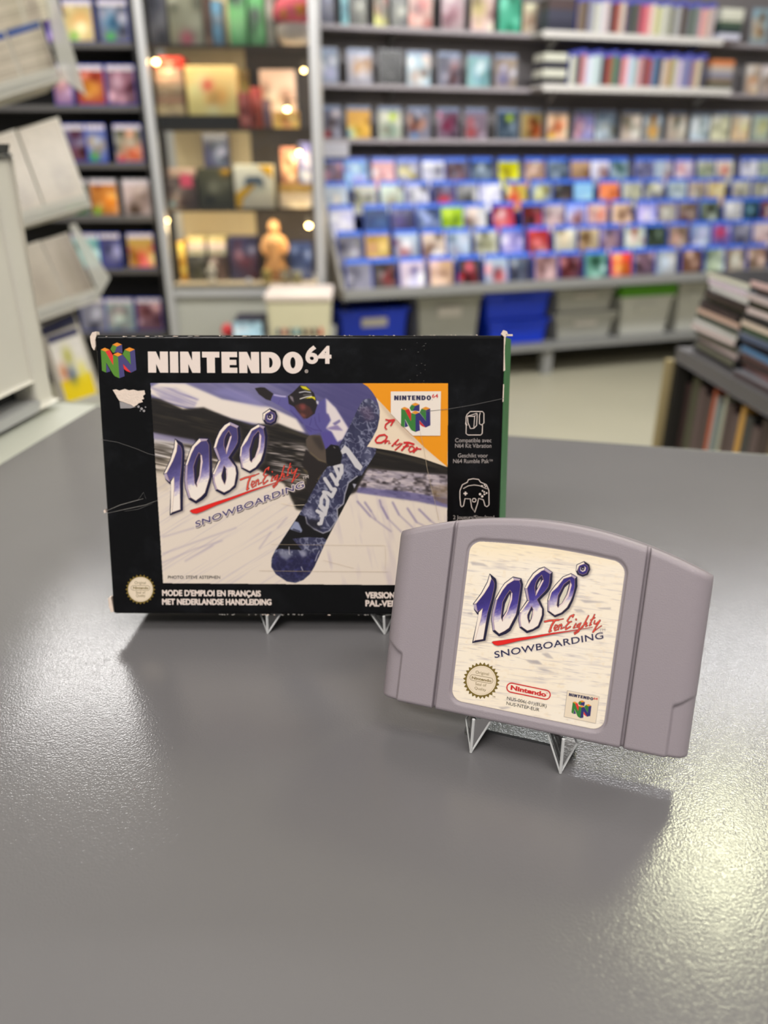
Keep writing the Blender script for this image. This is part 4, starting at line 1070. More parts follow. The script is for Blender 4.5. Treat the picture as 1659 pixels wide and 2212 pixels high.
# ================================================================== ROOM SHELL
M_FLOOR = mat('cream_vinyl_floor', (170, 165, 143), 0.42, noise=0.07, nscale=3)
M_WALL = mat('grey_wall_paint', (136, 131, 131), 0.8, noise=0.03, nscale=5)
M_WALL_L = mat('off_white_wall_paint', (170, 166, 160), 0.8, noise=0.03, nscale=5)
M_CEIL = mat('white_ceiling', (215, 213, 208), 0.9, noise=0.02, nscale=3)
def struct(name, mb, **k):
    return tag(mb.build(name, **k), kind='structure')
WYAW = math.radians(17.5)
class Frame:
    """a vertical front in the room: a runs along it, b goes deeper, z is up"""
    def __init__(self, x, y, yaw):
        self.o = Vector((x, y, 0)); self.yaw = yaw
        self.a = Vector((math.cos(yaw), math.sin(yaw), 0)); self.b = Vector((-math.sin(yaw), math.cos(yaw), 0))
    def hit(self, px, py, b=0.0):
        d = ray(px, py); q = self.o + self.b * b
        P = EYE + d * ((q - EYE).dot(self.b) / d.dot(self.b))
        return (P - self.o).dot(self.a), P.z
    def at(self, a, b, z):
        p = self.o + self.a * a + self.b * b
        return Vector((p.x, p.y, z))
W = Frame(0.19, 4.72, WYAW)                     # slatwall shelving on the far right
V = Frame(-1.20, 3.78, math.radians(2.0))       # glass cabinet
S = Frame(-1.20, 4.14, math.radians(2.0))       # dark game shelving on the left

mb = MB(); mb.box(-3.2, -2.2, -0.05, 4.6, 7.2, 0.0, M_FLOOR); struct('floor', mb)
mb = MB(); mb.box(-3.2, -2.2, 2.8, 4.6, 7.2, 2.86, M_CEIL); struct('ceiling', mb)
def wall_slab(name, fr, a0, a1, b, th, m):
    mb = MB(); p = [fr.at(a0, b, 0), fr.at(a1, b, 0), fr.at(a1, b + th, 0), fr.at(a0, b + th, 0)]
    mb.prism(p, (0, 0, 2.8), m); return struct(name, mb)
wall_slab('wall_back', W, -0.60, 4.3, 0.18, 0.1, M_WALL)
wall_slab('wall_far', S, -2.0, .80, 0.62, 0.1, M_WALL_L)
mb = MB(); mb.box(-3.2, -2.2, 0, -3.1, 4.4, 2.8, M_WALL_L); struct('wall_left', mb)
mb = MB(); mb.box(4.3, -2.2, 0, 4.4, 6.4, 2.8, M_WALL_L); struct('wall_right', mb)

# ================================================================== GAME CASES
M_COV = mat_print('glossy_cover_sleeve', 0.22, 0.5)
M_CASE_BLUE = mat('blue_case_plastic', (40, 74, 190), 0.25, noise=0.1, nscale=20)
M_CASE_CLEAR = mat('clear_grey_case_plastic', (150, 152, 160), 0.25, noise=0.06, nscale=20)
M_CASE_BLACK = mat('black_case_plastic', (32, 32, 36), 0.28)
M_CASE_WHITE = mat('white_case_plastic', (196, 190, 178), 0.35, noise=0.03, nscale=20)
def cover_mesh(w, h, main, acc, band, seed, spot=None, nx=11, ny=15):
    """sleeve art of soft patches; band = (colour, share of the height) along the top"""
    r = random.Random(seed)
    me = bpy.data.meshes.new('cover')
    vs, cs, fs = [], [], []
    cm, ca = rgb(main), rgb(acc)
    blobs = [(r.uniform(.25, .75) * w, r.uniform(.2, .6) * h, r.uniform(.2, .34), ca)]
    for k in range(6):
        base = cm if r.random() < .5 else ca
        blobs.append((r.uniform(.05, .95) * w, r.uniform(.05, .9) * h, r.uniform(.07, .2), np.clip(base + r.choice((-1, 1)) * r.uniform(.12, .42), 0, 1)))
    if main == acc: blobs = []
    if spot: blobs.append((spot[0] * w, spot[1] * h, .13, rgb(spot[2])))
    bh = band[1] if band else 0
    rows = [i / (ny - 1) * (1 - bh) for i in range(ny)]
    for t in rows:
        for i in range(nx):
            x, y = i / (nx - 1) * w, t * h
            c = cm * (1 + .1 * math.sin(3 * t + seed))
            for bx, by, br, bc in blobs:
                k = math.exp(-(((x - bx) / (br * h)) ** 2 + ((y - by) / (br * h)) ** 2) * 1.3)
                c = c * (1 - k) + bc * k
            vs.append((x - w / 2, 0, y)); cs.append(c)
    for j in range(ny - 1):
        for i in range(nx - 1):
            a = j * nx + i; fs.append((a, a + 1, a + nx + 1, a + nx))
    if band:
        o = len(vs); cb = rgb(band[0])
        for t in (1 - bh, 1.0):
            for i in range(nx):
                vs.append((i / (nx - 1) * w - w / 2, 0, t * h)); cs.append(cb * (1 + .12 * math.sin(i * 2.1 + seed)))
        for i in range(nx - 1): fs.append((o + i, o + i + 1, o + nx + i + 1, o + nx + i))
    me.from_pydata(vs, [], fs)
    at = me.color_attributes.new('ink', 'FLOAT_COLOR', 'POINT')
    c = np.ones((len(vs), 4), np.float32); c[:, :3] = lin(np.clip(np.array(cs), 0, 1))
    at.data.foreach_set('color', c.ravel()); me.materials.append(M_COV); me.update()
    return me
_body = {}
def case_body(w, h, t, m):
    k = (round(w, 4), round(h, 4), round(t, 4), m.name)
    if k not in _body:
        mb = MB(); e = .002
        mb.box(-w / 2, 0, 0, w / 2, t, h, m); mb.box(-w / 2 + .001, -e * .5, .004, w / 2 - .001, 0, h - .004, m)
        mb.box(-w / 2 - .0006, t * .42, .01, w / 2 + .0006, t * .58, h - .01, M_CASE_CLEAR if m is not M_CASE_CLEAR else M_CASE_WHITE)
        _body[k] = mb.mesh('game_case')
    return _body[k]
_seed = [100]
def game_case(loc, yaw, lean, w, h, label, main, acc, body=None, band=None, spot=None, group=None, t=.0145, name='game_case', cat='game case'):
    o = bpy.data.objects.new(name, case_body(w, h, t, body or M_CASE_BLUE)); COL.objects.link(o)
    o.location = loc; o.rotation_euler = (-lean, 0, yaw)
    tag(o, label, cat, group)
    _seed[0] += 1
    c = bpy.data.objects.new('cover', cover_mesh(w - .006, h - .010, main, acc, band, _seed[0], spot)); COL.objects.link(c)
    c.parent = o; c.location = (0, -.0016, .005)
    return o
PS4 = ((70, 118, 226), .12)
PS5 = ((214, 206, 214), .13)

# ================================================================== RIGHT WALL: shelves, sloping rack, bins
M_SHELF = mat('grey_metal_shelf', (176, 168, 172), 0.4, metal=0.0, noise=0.03, nscale=8)
M_SHELF_W = mat('white_metal_shelf', (226, 222, 216), 0.4, noise=0.02, nscale=8)
M_RACK = mat('grey_rack_metal', (140, 140, 138), 0.45, noise=0.04, nscale=8)
M_STEP = mat('blue_grey_step', (86, 92, 120), 0.5)
def fbox(fr, a0, a1, b0, b1, z0, z1, m, name, parent=None, bevel=.002):
    mb = MB(); mb.prism([fr.at(a0, b0, z0), fr.at(a1, b0, z0), fr.at(a1, b1, z0), fr.at(a0, b1, z0)], (0, 0, z1 - z0), m)
    o = mb.build(name, bevel=bevel)
    if parent: o.parent = parent
    return o
def shelf(fr, a0, a1, b0, b1, ztop, th, m, label, group=None, lip=.004):
    root = thing('wall_shelf', label, 'shelf', fr.at((a0 + a1) / 2, b1, ztop), fr.yaw, group)
    L = (a1 - a0) / 2; D = b1 - b0
    mb = MB(); mb.box(-L, -D, -th, L, 0, 0, m); mb.build('board', root, bevel=.002)
    mb = MB(); mb.box(-L, -D - .004, -th - lip, L, -D, .004, m); mb.build('price_rail', root, bevel=.001)
    for x in (-L * .8, L * .8):
        mb = MB(); mb.prism([(x - .004, 0, -th), (x - .004, 0, -th - .07), (x - .004, -D * .85, -th)], (.008, 0, 0), M_RACK); mb.build('bracket', root)
    return root
aL = W.hit(697, 200, 0)[0]
zS1, zS2, zS3 = W.hit(900, 62, 0)[1], W.hit(900, 186, 0)[1], W.hit(900, 302, 0)[1]
aP0, aP1 = W.hit(1172, 90, -.16)[0], W.hit(1560, 100, -.16)[0]
aQ0, aQ1 = W.hit(1172, 195, -.16)[0], W.hit(1578, 205, -.16)[0]
shelf(W, aL, 3.6, 0.0, .175, zS1, .014, M_SHELF, 'topmost long grey metal shelf of the far wall')
shelf(W, aL, 3.6, 0.0, .175, zS2, .014, M_SHELF, 'long grey metal shelf below the topmost one on the far wall')
shelf(W, aL, 3.6, 0.0, .175, zS3, .014, M_SHELF, 'lowest long grey shelf, just above the sloping blue rack')
zP = W.hit(1300, 72, -.16)[1]; zQ = W.hit(1300, 186, -.16)[1]
shelf(W, aP0, aP1, -.16, -.006, zP, .016, M_SHELF_W, 'upper white shelf jutting out in front of the grey ones', lip=.014)
shelf(W, aQ0, aQ1, -.16, -.006, zQ, .016, M_SHELF_W, 'lower white shelf jutting out in front of the grey ones', lip=.014)

def row_cases(fr, b, z, items, place, body, band, hgt, lean=.06, kind='game case', group=None, wmax=None):
    """items: (x pixel of the centre, main, accent[, width px, spot])"""
    y = place
    for k, it in enumerate(items):
        x, main, acc = it[0], it[1], it[2]
        a, _ = fr.hit(x, y, b)
        if len(it) > 3 and it[3]:
            w = fr.hit(x + it[3] / 2, y, b)[0] - fr.hit(x - it[3] / 2, y, b)[0]
        else:
            w = .135
        if k: w = min(w, 2 * (a - prev_a) - prev_w - .003)
        w = max(w, .010); prev_a, prev_w = a, w
        yield k, a, w, main, acc, (it[4] if len(it) > 4 else None)
def dd(l): return l
S1 = [(705, '334', '446', 36), (745, '9dd', '6bc', 18), (775, '554', '776', 36), (823, 'aa3', 'c43', 30), (862, '443', '776', 34), (908, 'b98', 'c54'), (978, 'a99', '956'), (1041, 'dbb', 'cb7'), (1100, '4a8', '5b9'), (1143, 'dca', 'ecb', 30)]
S2 = [(707, '89a', 'bbd', 50), (778, 'aab', 'c96'), (845, '222', '333'), (905, 'acd', 'b98'), (970, '667', '855'), (1033, '9cc', '8ad'), (1092, 'a98', '88b')]
S3 = [(716, '556', '988', 46, (.3, .1, 'c33')), (776, 'c94', 'fc5', 0, (.05, .15, '48c')), (843, 'bba', '798', 0, (.62, .7, 'ce1')), (905, '778', 'a64', 0, (.3, .1, '48c')), (968, '767', '835'), (1027, '878', 'a44'), (1095, '345', '89a', 0, (.6, .72, 'ce1')), (1147, '985', 'c64'),
      (1203, 'eca', 'd63', 0, (.2, .12, 'ec1')), (1260, '88b', 'a66'), (1307, '9ab', '776'), (1362, 'dcb', '998'), (1408, '9ab', 'ea4'), (1460, 'cba', '998'), (1510, 'def', 'bcc'), (1553, 'ddb', 'eec'), (1597, 'edb', 'da6'), (1641, 'cdc', 'dd9')]
GX1, GX2, GX3 = ('items on the topmost grey shelf', 'cases on the second grey shelf', 'cases on the lowest grey shelf')
for k, a, w, m, c, sp in row_cases(W, .03, zS1, S1, 60, None, None, .17):
    game_case(W.at(a, .03, zS1 + .002), WYAW, .05, w, .205 if k != 9 else .15, f'{colour_word(m)} boxed game standing {ORD[k + 1]} from left, topmost grey shelf', m, c, M_CASE_BLACK, None, sp, GX1, .03, 'boxed_game', 'boxed game')
for k, a, w, m, c, sp in row_cases(W, .03, zS2, S2, 180, None, None, .17):
    game_case(W.at(a, .03, zS2 + .0015), WYAW, .07, w, .168, f'{colour_word(m)} game case, {ORD[k + 1]} from the left on the second grey shelf', m, c, M_CASE_CLEAR, ('89b', .1) if k not in (2,) else None, sp, GX2)
for k, a, w, m, c, sp in row_cases(W, .03, zS3, S3, 296, None, None, .17):
    game_case(W.at(a, .03, zS3 + .0015), WYAW, .07, w, .162, f'{colour_word(m)} game case, {ORD[k + 1]} from the left on the lowest grey shelf', m, c, M_CASE_CLEAR, ('78a', .1), sp, GX3)
for k, (x, m, c) in enumerate(((1622, 'dcb', 'd96'), (1655, 'dcc', 'ba9'))):
    a, _ = W.hit(x, 200, .03)
    game_case(W.at(a, .03, zS2 + .0015), WYAW, .07, .11, .165, f'{colour_word(m)} game case right of the lower white shelf, {("nearer to", "farther from")[k]} it', m, c, M_CASE_CLEAR, None, None, GX2)
a, _ = W.hit(1637, 90, .03)
game_case(W.at(a, .03, zS1 + .002), WYAW, .05, .125, .19, 'light blue game case right of the upper white shelf', '9bc', 'ca8', M_CASE_CLEAR, None, None, GX1)

# spines and flat piles on the two jutting white shelves
def spine_case(loc, yaw, t, h, d, col, label, group, band='66b', tilt=0.0, flat=False):
    key = ('spine', round(t, 3), round(h, 3), round(d, 3), col, band, flat)
    if key not in _body:
        mb = MB()
        m = mat('spine_' + str(col), col, .4); mbd = mat('spine_band_' + str(band), band, .35)
        mb.box(-t / 2, .002, 0, t / 2, d, h, M_CASE_BLUE if band else m)
        mb.box(-t / 2 + .0006, 0, .003, t / 2 - .0006, .002, h * .86 if band else h - .003, m)
        if band: mb.box(-t / 2 + .0006, 0, h * .86, t / 2 - .0006, .002, h - .003, mbd)
        _body[key] = mb.mesh('shelved_game')
    o = bpy.data.objects.new('shelved_game', _body[key]); COL.objects.link(o)
    o.location = loc; o.rotation_euler = (0, tilt, yaw)
    return tag(o, label, 'game case', group)
def spine_run(x0, x1, y, z, cols, shelf_word, group, n0=0):
    a0, a1 = W.hit(x0, y, -.15)[0], W.hit(x1, y, -.15)[0]
    n = len(cols); t = (a1 - a0) / n
    for k, c in enumerate(cols):
        spine_case(W.at(a0 + t * (k + .5), -.15, z), WYAW, t - .001, .168 + .006 * ((k * 7) % 3 - 1), .12, c,
                   f'{colour_word(c)} game spine, {ORD[k + 1 + n0]} from the left on the {shelf_word} white shelf', group)
G1, G2 = 'games shelved spine out on the upper white shelf', 'games shelved spine out on the lower white shelf'
spine_run(1245, 1542, 60, zP, ['876', '654', '99a', 'ccb', 'ddd', 'dcc', '544', 'a54', 'dcb', '656', '454', '766', 'c56', 'e99', 'edc', 'cc8', 'ddc', 'bba', '887', 'bbb', '543', '777', '676', '999', 'eaa', 'dba', 'cbb'], 'upper', G1)
spine_run(1228, 1520, 180, zQ, ['ddc', '555', 'c88', 'dde', 'dee', 'bcc', '433', 'a54', '686', '666', 'e99', 'dde', 'acc', 'daa', '855', 'a55', '68a', '445', 'dcb', 'b96', 'bb9', 'dcd', '99b', '77a', 'a88', 'dca', '556'], 'lower', G2)
for x0, x1, z, y, cols, nm in ((1552, 1598, zP, 84, ['dde', '344', '565', 'ddc', 'eed'], 'pile of games at right end of the upper white shelf'), (1172, 1222, zQ, 180, ['333', 'ddc', '223', 'ddc'], 'pile of games at left end of the lower white shelf'),
                                 (1532, 1578, zQ, 190, ['665', '876', '99a', 'cba', 'd85'], 'pile of games at right end of the lower white shelf'), (1182, 1240, zP, 62, ['334', '445', '544'], 'pile of games at left end of the upper white shelf')):
    a0, a1 = W.hit(x0, y, -.15)[0], W.hit(x1, y, -.15)[0]; zz = z
    for k, c in enumerate(cols):
        th = .15 / len(cols)
        mb = MB(); m = mat('spine_' + str(c), c, .4)
        mb.box(-(a1 - a0) / 2, 0, 0, (a1 - a0) / 2, .12, th, m); mb.box(-(a1 - a0) / 2 + .004, -.001, th * .2, (a1 - a0) / 2 - .004, 0, th * .8, mat('spine_' + str(c), c, .4))
        o = mb.build('stacked_game', bevel=.001); o.location = W.at((a0 + a1) / 2, -.15, zz); o.rotation_euler = (0, 0, WYAW)
        tag(o, f'{colour_word(c)} boxed game {ORD[k + 1]} from bottom, {nm[14:]}', 'boxed game', nm); zz += th

# sloping rack
bT = [-.02, -.16, -.30, -.44, -.58]
yT = [341, 391, 440, 495, 554]
HT, LT = .172, .20
zT = [W.hit(930, yT[i], bT[i] + HT * math.sin(LT))[1] - HT * math.cos(LT) for i in range(5)]
rack = thing('sloping_rack', 'grey sloping display rack holding five tiers of blue game cases', 'display rack', W.at(0, 0, 0), 0)
rack.location = (0, 0, 0)
a0r = W.hit(734, 560, -.5)[0]
for i in range(5):
    fbox(W, a0r, 3.6, bT[i] - .035, bT[i] + .13, zT[i] - .012, zT[i], M_STEP, 'tier', rack)
mb = MB()
slope = [W.at(a0r, .17, zT[0] - .16), W.at(a0r, .17, zT[0] + .14), W.at(a0r, bT[0] - .01, zT[0] + .17), W.at(a0r, bT[4] - .06, zT[4] - .01), W.at(a0r, bT[4] - .06, zT[4] - .02), W.at(a0r, -.02, zT[4] - .02)]
mb.prism(slope, W.a * -.02, M_RACK); mb.build('end_panel', rack)
mb = MB(); q = [W.at(a0r, .17, zT[0] - .16), W.at(a0r, bT[0] + .12, zT[0] - .02), W.at(a0r, bT[4] + .1, zT[4] - .02), W.at(a0r, bT[4] + .1, zT[4] - .03), W.at(a0r, .17, zT[4] - .03)]
mb.prism(q, W.a * 3.4, M_STEP); mb.build('back_board', rack)
fbox(W, a0r - .02, 3.6, bT[4] - .075, bT[4] - .035, zT[4] - .008, zT[4] + .034, M_RACK, 'front_rail', rack, .004)
fbox(W, a0r - .02, 3.6, bT[4] - .034, bT[4] + .07, zT[4] - .022, zT[4] - .013, M_RACK, 'bottom_plate', rack, .002)
s7 = lambda x: 680 + x * .3134
s8 = lambda x: 1140 + x * .3128
T1 = [(s7(120), '446', 'b78'), (s7(290), '9cf', 'eaf'), (s7(480), 'eaa', 'f99'), (s7(650), '779', 'cb5'), (s7(825), 'dde', '889'), (s7(985), '556', '844'), (s7(1160), '456', '89a'), (s7(1345), 'dd0', 'ba2'), (s7(1525), 'b98', 'b97'), (s8(215), '89a', '567'), 
      (s8(375), 'b97', '975'), (s8(510), 'dde', 'a88'), (s8(640), '9ab', '8aa'), (s8(815), '99b', '779'), (s8(945), 'cde', 'dbb'), (s8(1090), 'dce', 'eaa'), (s8(1240), 'ccb', 'ab9'), (s8(1370), 'ddc', 'e76'), (s8(1540), 'dde', 'ccd'), (s8(1650), 'cdb', '9a9')]
T2 = [(s7(150), 'cde', 'ec9'), (s7(350), 'ddc', '664'), (s7(540), 'ded', '875'), (s7(715), 'dde', '445'), (s7(895), '446', 'd34'), (s7(1060), 'aaa', '333'), (s7(1220), 'dde', 'cce'), (s7(1400), 'dc5', 'd33'), (s7(1572), '9ac', 'dc5'), (s8(255), '333', '544'), (s8(395), '8bd', '9ce'), (s8(570), 'e85', 'f96'),
      (s8(730), 'ddc', '886'), (s8(880), 'bb9', 'aab'), (s8(1040), 'cdd', '9ab'), (s8(1180), 'ba9', '998'), (s8(1310), 'cb8', 'c96'), (s8(1480), 'bba', 'cba'), (s8(1620), '998', 'aa9')]
T3 = [(s7(190), 'dde', 'cce'), (s7(430), '247', '36a'), (s7(615), '335', '548'), (s7(790), '346', '569'), (s7(955), '9b2', 'ac3'), (s7(1115), 'ccc', 'a87'), (s7(1310), 'b34', 'e88'), (s7(1510), '533', 'c34'), (s8(190), 'cbb', 'dbb'), (s8(345), '9ae', 'daa'), (s8(490), 'caa', 'e86'),
      (s8(660), 'eca', '643'), (s8(830), 'aae', 'dcf'), (s8(970), 'a99', 'bba'), (s8(1110), '987', '866'), (s8(1260), '676', '887'), (s8(1425), 'bbb', 'ccc'), (s8(1550), '356', '478'), (s8(1650), '733', 'a99')]
T4 = [(s7(250), '778', '999'), (s7(440), 'ca5', 'c97'), (s7(640), 'abc', 'b66'), (s7(830), 'cba', '643'), (s7(1000), 'abc', '778'), (s7(1190), 'ccb', '886'), (s7(1370), '99d', 'bad'), (s7(1550), 'b33', 'bba'), (s8(265), 'ddc', 'cb9'), (s8(430), 'ba8', '864'), (s8(580), '657', 'a88'), (s8(745), 'bcb', 'ea9'), (s8(890), '343', '454'),
      (s8(1045), '987', 'da9'), (s8(1200), '9ac', '99b'), (s8(1340), '77b', 'c35'), (s8(1480), '667', '557'), (s8(1620), 'cbb', 'dbb')]
T5 = [(s7(310), '889', '223'), (s7(490), '444', 'a55'), (s7(680), 'dcd', '77b'), (s7(880), 'b97', 'caa'), (s7(1075), '333', 'd34'), (s7(1260), '9ab', 'd66'), (s7(1420), '334', 'bcd'), (s7(1600), 'a88', 'dbb'), (s8(300), '534', '955'), (s8(475), '587', '8ba'), (s8(650), 'd43', 'e93'), (s8(810), '545', '867'), (s8(960), '999', 'cde'),
      (s8(1130), '643', '865'), (s8(1290), '9a9', 'cdb'), (s8(1430), '876', '998'), (s8(1580), '876', 'a87')]
TW = ['top', 'second', 'middle', 'fourth', 'lowest']
for i, row in enumerate((T1, T2, T3, T4, T5)):
    for k, a, w, m, c, sp in row_cases(W, bT[i], zT[i], row, yT[i] + 30, None, None, HT):
        game_case(W.at(a, bT[i], zT[i] + .0035), WYAW, LT, w, HT, f'{colour_word(m)} game case, {ORD[k + 1]} from left, {TW[i]} tier of the sloping rack', m, c, M_CASE_BLUE, PS4, sp, f'game cases in the {TW[i]} tier of the sloping rack')
a, _ = W.hit(720, 340, -.02)
zz = zT[0] + HT * math.cos(LT) + .004
for k in range(5):
    mb = MB(); mb.box(-.085, 0, 0, .085, .13, .014, M_CASE_WHITE); mb.box(-.083, -.001, .003, .083, 0, .011, mat('spine_dde', 'dde', .4))
    o = mb.build('stacked_game', bevel=.001); o.location = W.at(a + .004 * (k % 2), -.02, zz + .0142 * k); o.rotation_euler = (0, 0, WYAW)
    tag(o, f'white game case {ORD[k + 1]} from the bottom of the pile above the rack end', 'game case', 'white pile at the left end of the rack')
mb = MB(); mb.box(-.09, .0, 0, .09, .14, zz - zT[0] - .0, M_RACK)
o = mb.build('pile_ledge'); o.parent = rack; o.location = W.at(a, .06, zT[0])
o.rotation_euler = (0, 0, WYAW)

# bottom shelf with bins
bB = -.50
zB = W.hit(1190, 742, bB)[1]
base = thing('low_shelf_unit', 'low grey shelf unit on legs carrying storage bins under the sloping rack', 'shelf unit', (0, 0, 0))
aB0, aB1 = W.hit(730, 740, bB)[0], 3.4
fbox(W, aB0, aB1, bB, .165, zB - .035, zB, M_RACK, 'board', base)
for x in (745, 1190, 1590):
    aa = W.hit(x, 770, bB)[0]
    fbox(W, aa - .03, aa + .03, bB + .03, bB + .09, 0, zB - .035, M_RACK, 'leg', base)
    fbox(W, aa - .03, aa + .03,   .09, .15, 0, zB - .035, M_RACK, 'leg', base)
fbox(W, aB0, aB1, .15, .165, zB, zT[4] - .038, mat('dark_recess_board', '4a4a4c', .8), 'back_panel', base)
M_BIN_B = mat('blue_crate_plastic', (10, 62, 222), 0.38, noise=0.08, nscale=12)
M_BIN_G = mat('grey_box_plastic', (176, 176, 168), 0.45, noise=0.06, nscale=12)
M_BIN_W = mat('white_box_plastic', (206, 206, 196), 0.45, noise=0.04, nscale=12)
M_LID = mat('green_lid', (92, 170, 16), .4)
M_DARK = mat('dark_content', (60, 56, 60), 0.6, noise=0.3, nscale=30)
M_PAPER = mat('paper', (214, 208, 200), 0.7, noise=0.06, nscale=30)
def bin_(x0, x1, ytop, ybot, m, label, zbase, b=bB + .06, depth=.34, taper=.02, window=None, group=None, lid=None, handle=True, name='storage_bin'):
    a0, a1 = W.hit(x0, (ytop + ybot) / 2, b)[0], W.hit(x1, (ytop + ybot) / 2, b)[0]
    zt = min(W.hit((x0 + x1) / 2, ytop, b)[1], zT[4] - (.104 if lid is M_LID else .056 if lid else .028)); zbase += .001; h = max(.06, zt - zbase)
    w = (a1 - a0) / 2 - .011
    root = thing(name, label, 'storage bin', W.at((a0 + a1) / 2, b, zbase), WYAW, group)
    t = .008; k = taper
    mb = MB()
    mb.hexa([(-w + k, k * .5, 0), (w - k, k * .5, 0), (w - k, depth - k, 0), (-w + k, depth - k, 0), (-w + k, k * .5, .008), (w - k, k * .5, .008), (w - k, depth - k, .008), (-w + k, depth - k, .008)], m)
    for s in (-1, 1):
        mb.hexa([(s * (w - k), k * .5, 0), (s * (w - k) - s * t, k * .5, 0), (s * (w - k) - s * t, depth - k, 0), (s * (w - k), depth - k, 0), (s * w, 0, h), (s * (w - t), 0, h), (s * (w - t), depth, h), (s * w, depth, h)], m)
    mb.hexa([(-w + k, k * .5, 0), (w - k, k * .5, 0), (w - k, k * .5 + t, 0), (-w + k, k * .5 + t, 0), (-w, 0, h), (w, 0, h), (w, t, h), (-w, t, h)], m)
    mb.hexa([(-w + k, depth - k - t, 0), (w - k, depth - k - t, 0), (w - k, depth - k, 0), (-w + k, depth - k, 0), (-w, depth - t, h), (w, depth - t, h), (w, depth, h), (-w, depth, h)], m)
    mb.build('tub', root)
    mb = MB()
    for y0, y1, xa, xb in ((-.008, .006, -w - .008, w + .008), (depth - .006, depth + .008, -w - .008, w + .008)): mb.box(xa, y0, h - .02, xb, y1, h + .002, m)
    for s in (-1, 1): mb.box(min(s * (w - .004), s * (w + .008)), 0, h - .02, max(s * (w - .004), s * (w + .008)), depth, h + .002, m)
    mb.build('rim', root, bevel=.002)
    if handle:
        mb = MB(); mb.box(-w * .38, -.012, h * .62, w * .38, -.002, h * .82, m if not window else M_PAPER); mb.build('handle_grip', root, bevel=.003)
    if lid:
        mb = MB(); mb.box(-w - .012, -.014, h + .002, w + .012, depth + .01, h + .028 + (.04 if lid is M_LID else 0), lid); mb.build('lid', root, bevel=.006)
    if window:
        mb = MB(); rr = random.Random(int(x0)); n = 9
        for i in range(n):
            xx = -w * .86 + i * (w * 1.72 / n); hh = h * (.45 + .4 * rr.random())
            mb.box(xx, .0 + .012, .02, xx + w * 1.72 / n - .004, depth * .7, hh + .02, mat('spine_' + rr.choice(window), rr.choice(window), .5))
        c = mb.build('contents', root); c['kind'] = 'stuff'
        c.location.y = .004
    return root, h
bin_(730, 884, 668, 742, M_BIN_B, 'blue plastic crate with papers in it, beside the glass cabinet', zB, window=['ccc', 'bba', 'ddd'])
bin_(897, 1040, 640, 738, M_BIN_G, 'grey plastic bin with dim contents between the blue crates', zB, window=['778', '556', 'aa9'])
_, h1 = bin_(1050, 1186, 690, 741, M_BIN_B, 'lower blue crate of the stack of two', zB, group='two stacked blue crates', handle=True)
bin_(1044, 1190, 632, 690, M_BIN_B, 'upper blue crate of the stack of two', zB + h1 + .003, group='two stacked blue crates')
_, h2 = bin_(1196, 1326, 684, 738, M_BIN_G, 'lower pale grey box with small things showing, right of the blue crates', zB, window=['99a', '667', 'ccd'], lid=M_BIN_G)
bin_(1198, 1328, 624, 678, M_BIN_G, 'upper pale grey box with a dim strip, right of the blue crates', zB + h2 + .03, window=['766', '998', '887'])
bin_(1334, 1450, 640, 730, M_BIN_W, 'white storage bin with a bright green lid', zB, lid=M_LID)
bin_(1457, 1522, 612, 725, M_BIN_W, 'tall plain white storage bin at the right of the green-lidded one', zB)

# ================================================================== DARK SHELVING ON THE LEFT
M_BLK = mat('black_shelf_back', (22, 21, 23), 0.6)
M_SHELF_D = mat('dark_shelf_edge', (96, 94, 94), 0.5)
yS = [92, 228, 352, 467, 580, 716, 850]
zS = [S.hit(250, y, 0)[1] for y in yS]
sa0, sa1 = S.hit(-560, 300, 0)[0], S.hit(316, 250, 0)[0]
unit = thing('dark_shelf_unit', 'tall black shelf unit with rows of game cases left of the glass cabinet', 'shelf unit', (0, 0, 0))
fbox(S, sa0, sa1, .24, .26, 0, 2.5, M_BLK, 'back_panel', unit)
fbox(S, sa1 - .02, sa1, -.02, .24, 0, 2.5, M_BLK, 'side_panel', unit)
fbox(S, sa0, sa0 + .02, -.02, .24, 0, 2.5, M_BLK, 'side_panel', unit)
for z in zS + [zS[0] + .31]:
    fbox(S, sa0 + .02, sa1 - .02, -.02, .24, z - .022, z, M_SHELF_D, 'shelf_board', unit)
SROWS = [[(113, '968', '76a', 30), (169, 'ba7', 'd95', 0, (.3, .12, '5a3')), (245, '667', '7ac', 0, (.35, .1, '4b4'))], [(135, '868', 'a77', 40), (195, 'a43', 'd94'), (262, '756', '967')], [(156, '557', '745'), (208, '56a', 'cb9', 0, (.3, .12, '3a4')), (277, '998', 'c53', 0, (.2, .08, 'c33'))],
         [(95, '454', '7a5', 0, (.3, .1, '3a3')), (160, '565', '5a5', 0, (.3, .1, '3a3')), (224, 'b73', 'f93', 0, (.2, .1, '5b3')), (295, 'baa', '876')], [(186, '8bb', '9cc'), (238, '447', '779'), (304, 'ca5', 'd44')], [(200, '889', '99a'), (259, '9aa', '766', 64, (.5, .4, 'ded')), (322, '756', '966')]]
RW = ['top', 'second', 'third', 'fourth', 'fifth', 'sixth']
for i, row in enumerate(SROWS):
    for k, a, w, m, c, sp in row_cases(S, .005, zS[i], row, yS[i] - 40, None, None, .17):
        game_case(S.at(a, .005, zS[i] + .0015), S.yaw, .08, w, .171, f'{colour_word(m)} white-topped game case, {ORD[k + 1]} from left, {RW[i]} row of black shelf unit', m, c, M_CASE_BLUE if i != 3 else M_CASE_CLEAR, PS5, sp, f'cases in the {RW[i]} row of the black shelf unit')

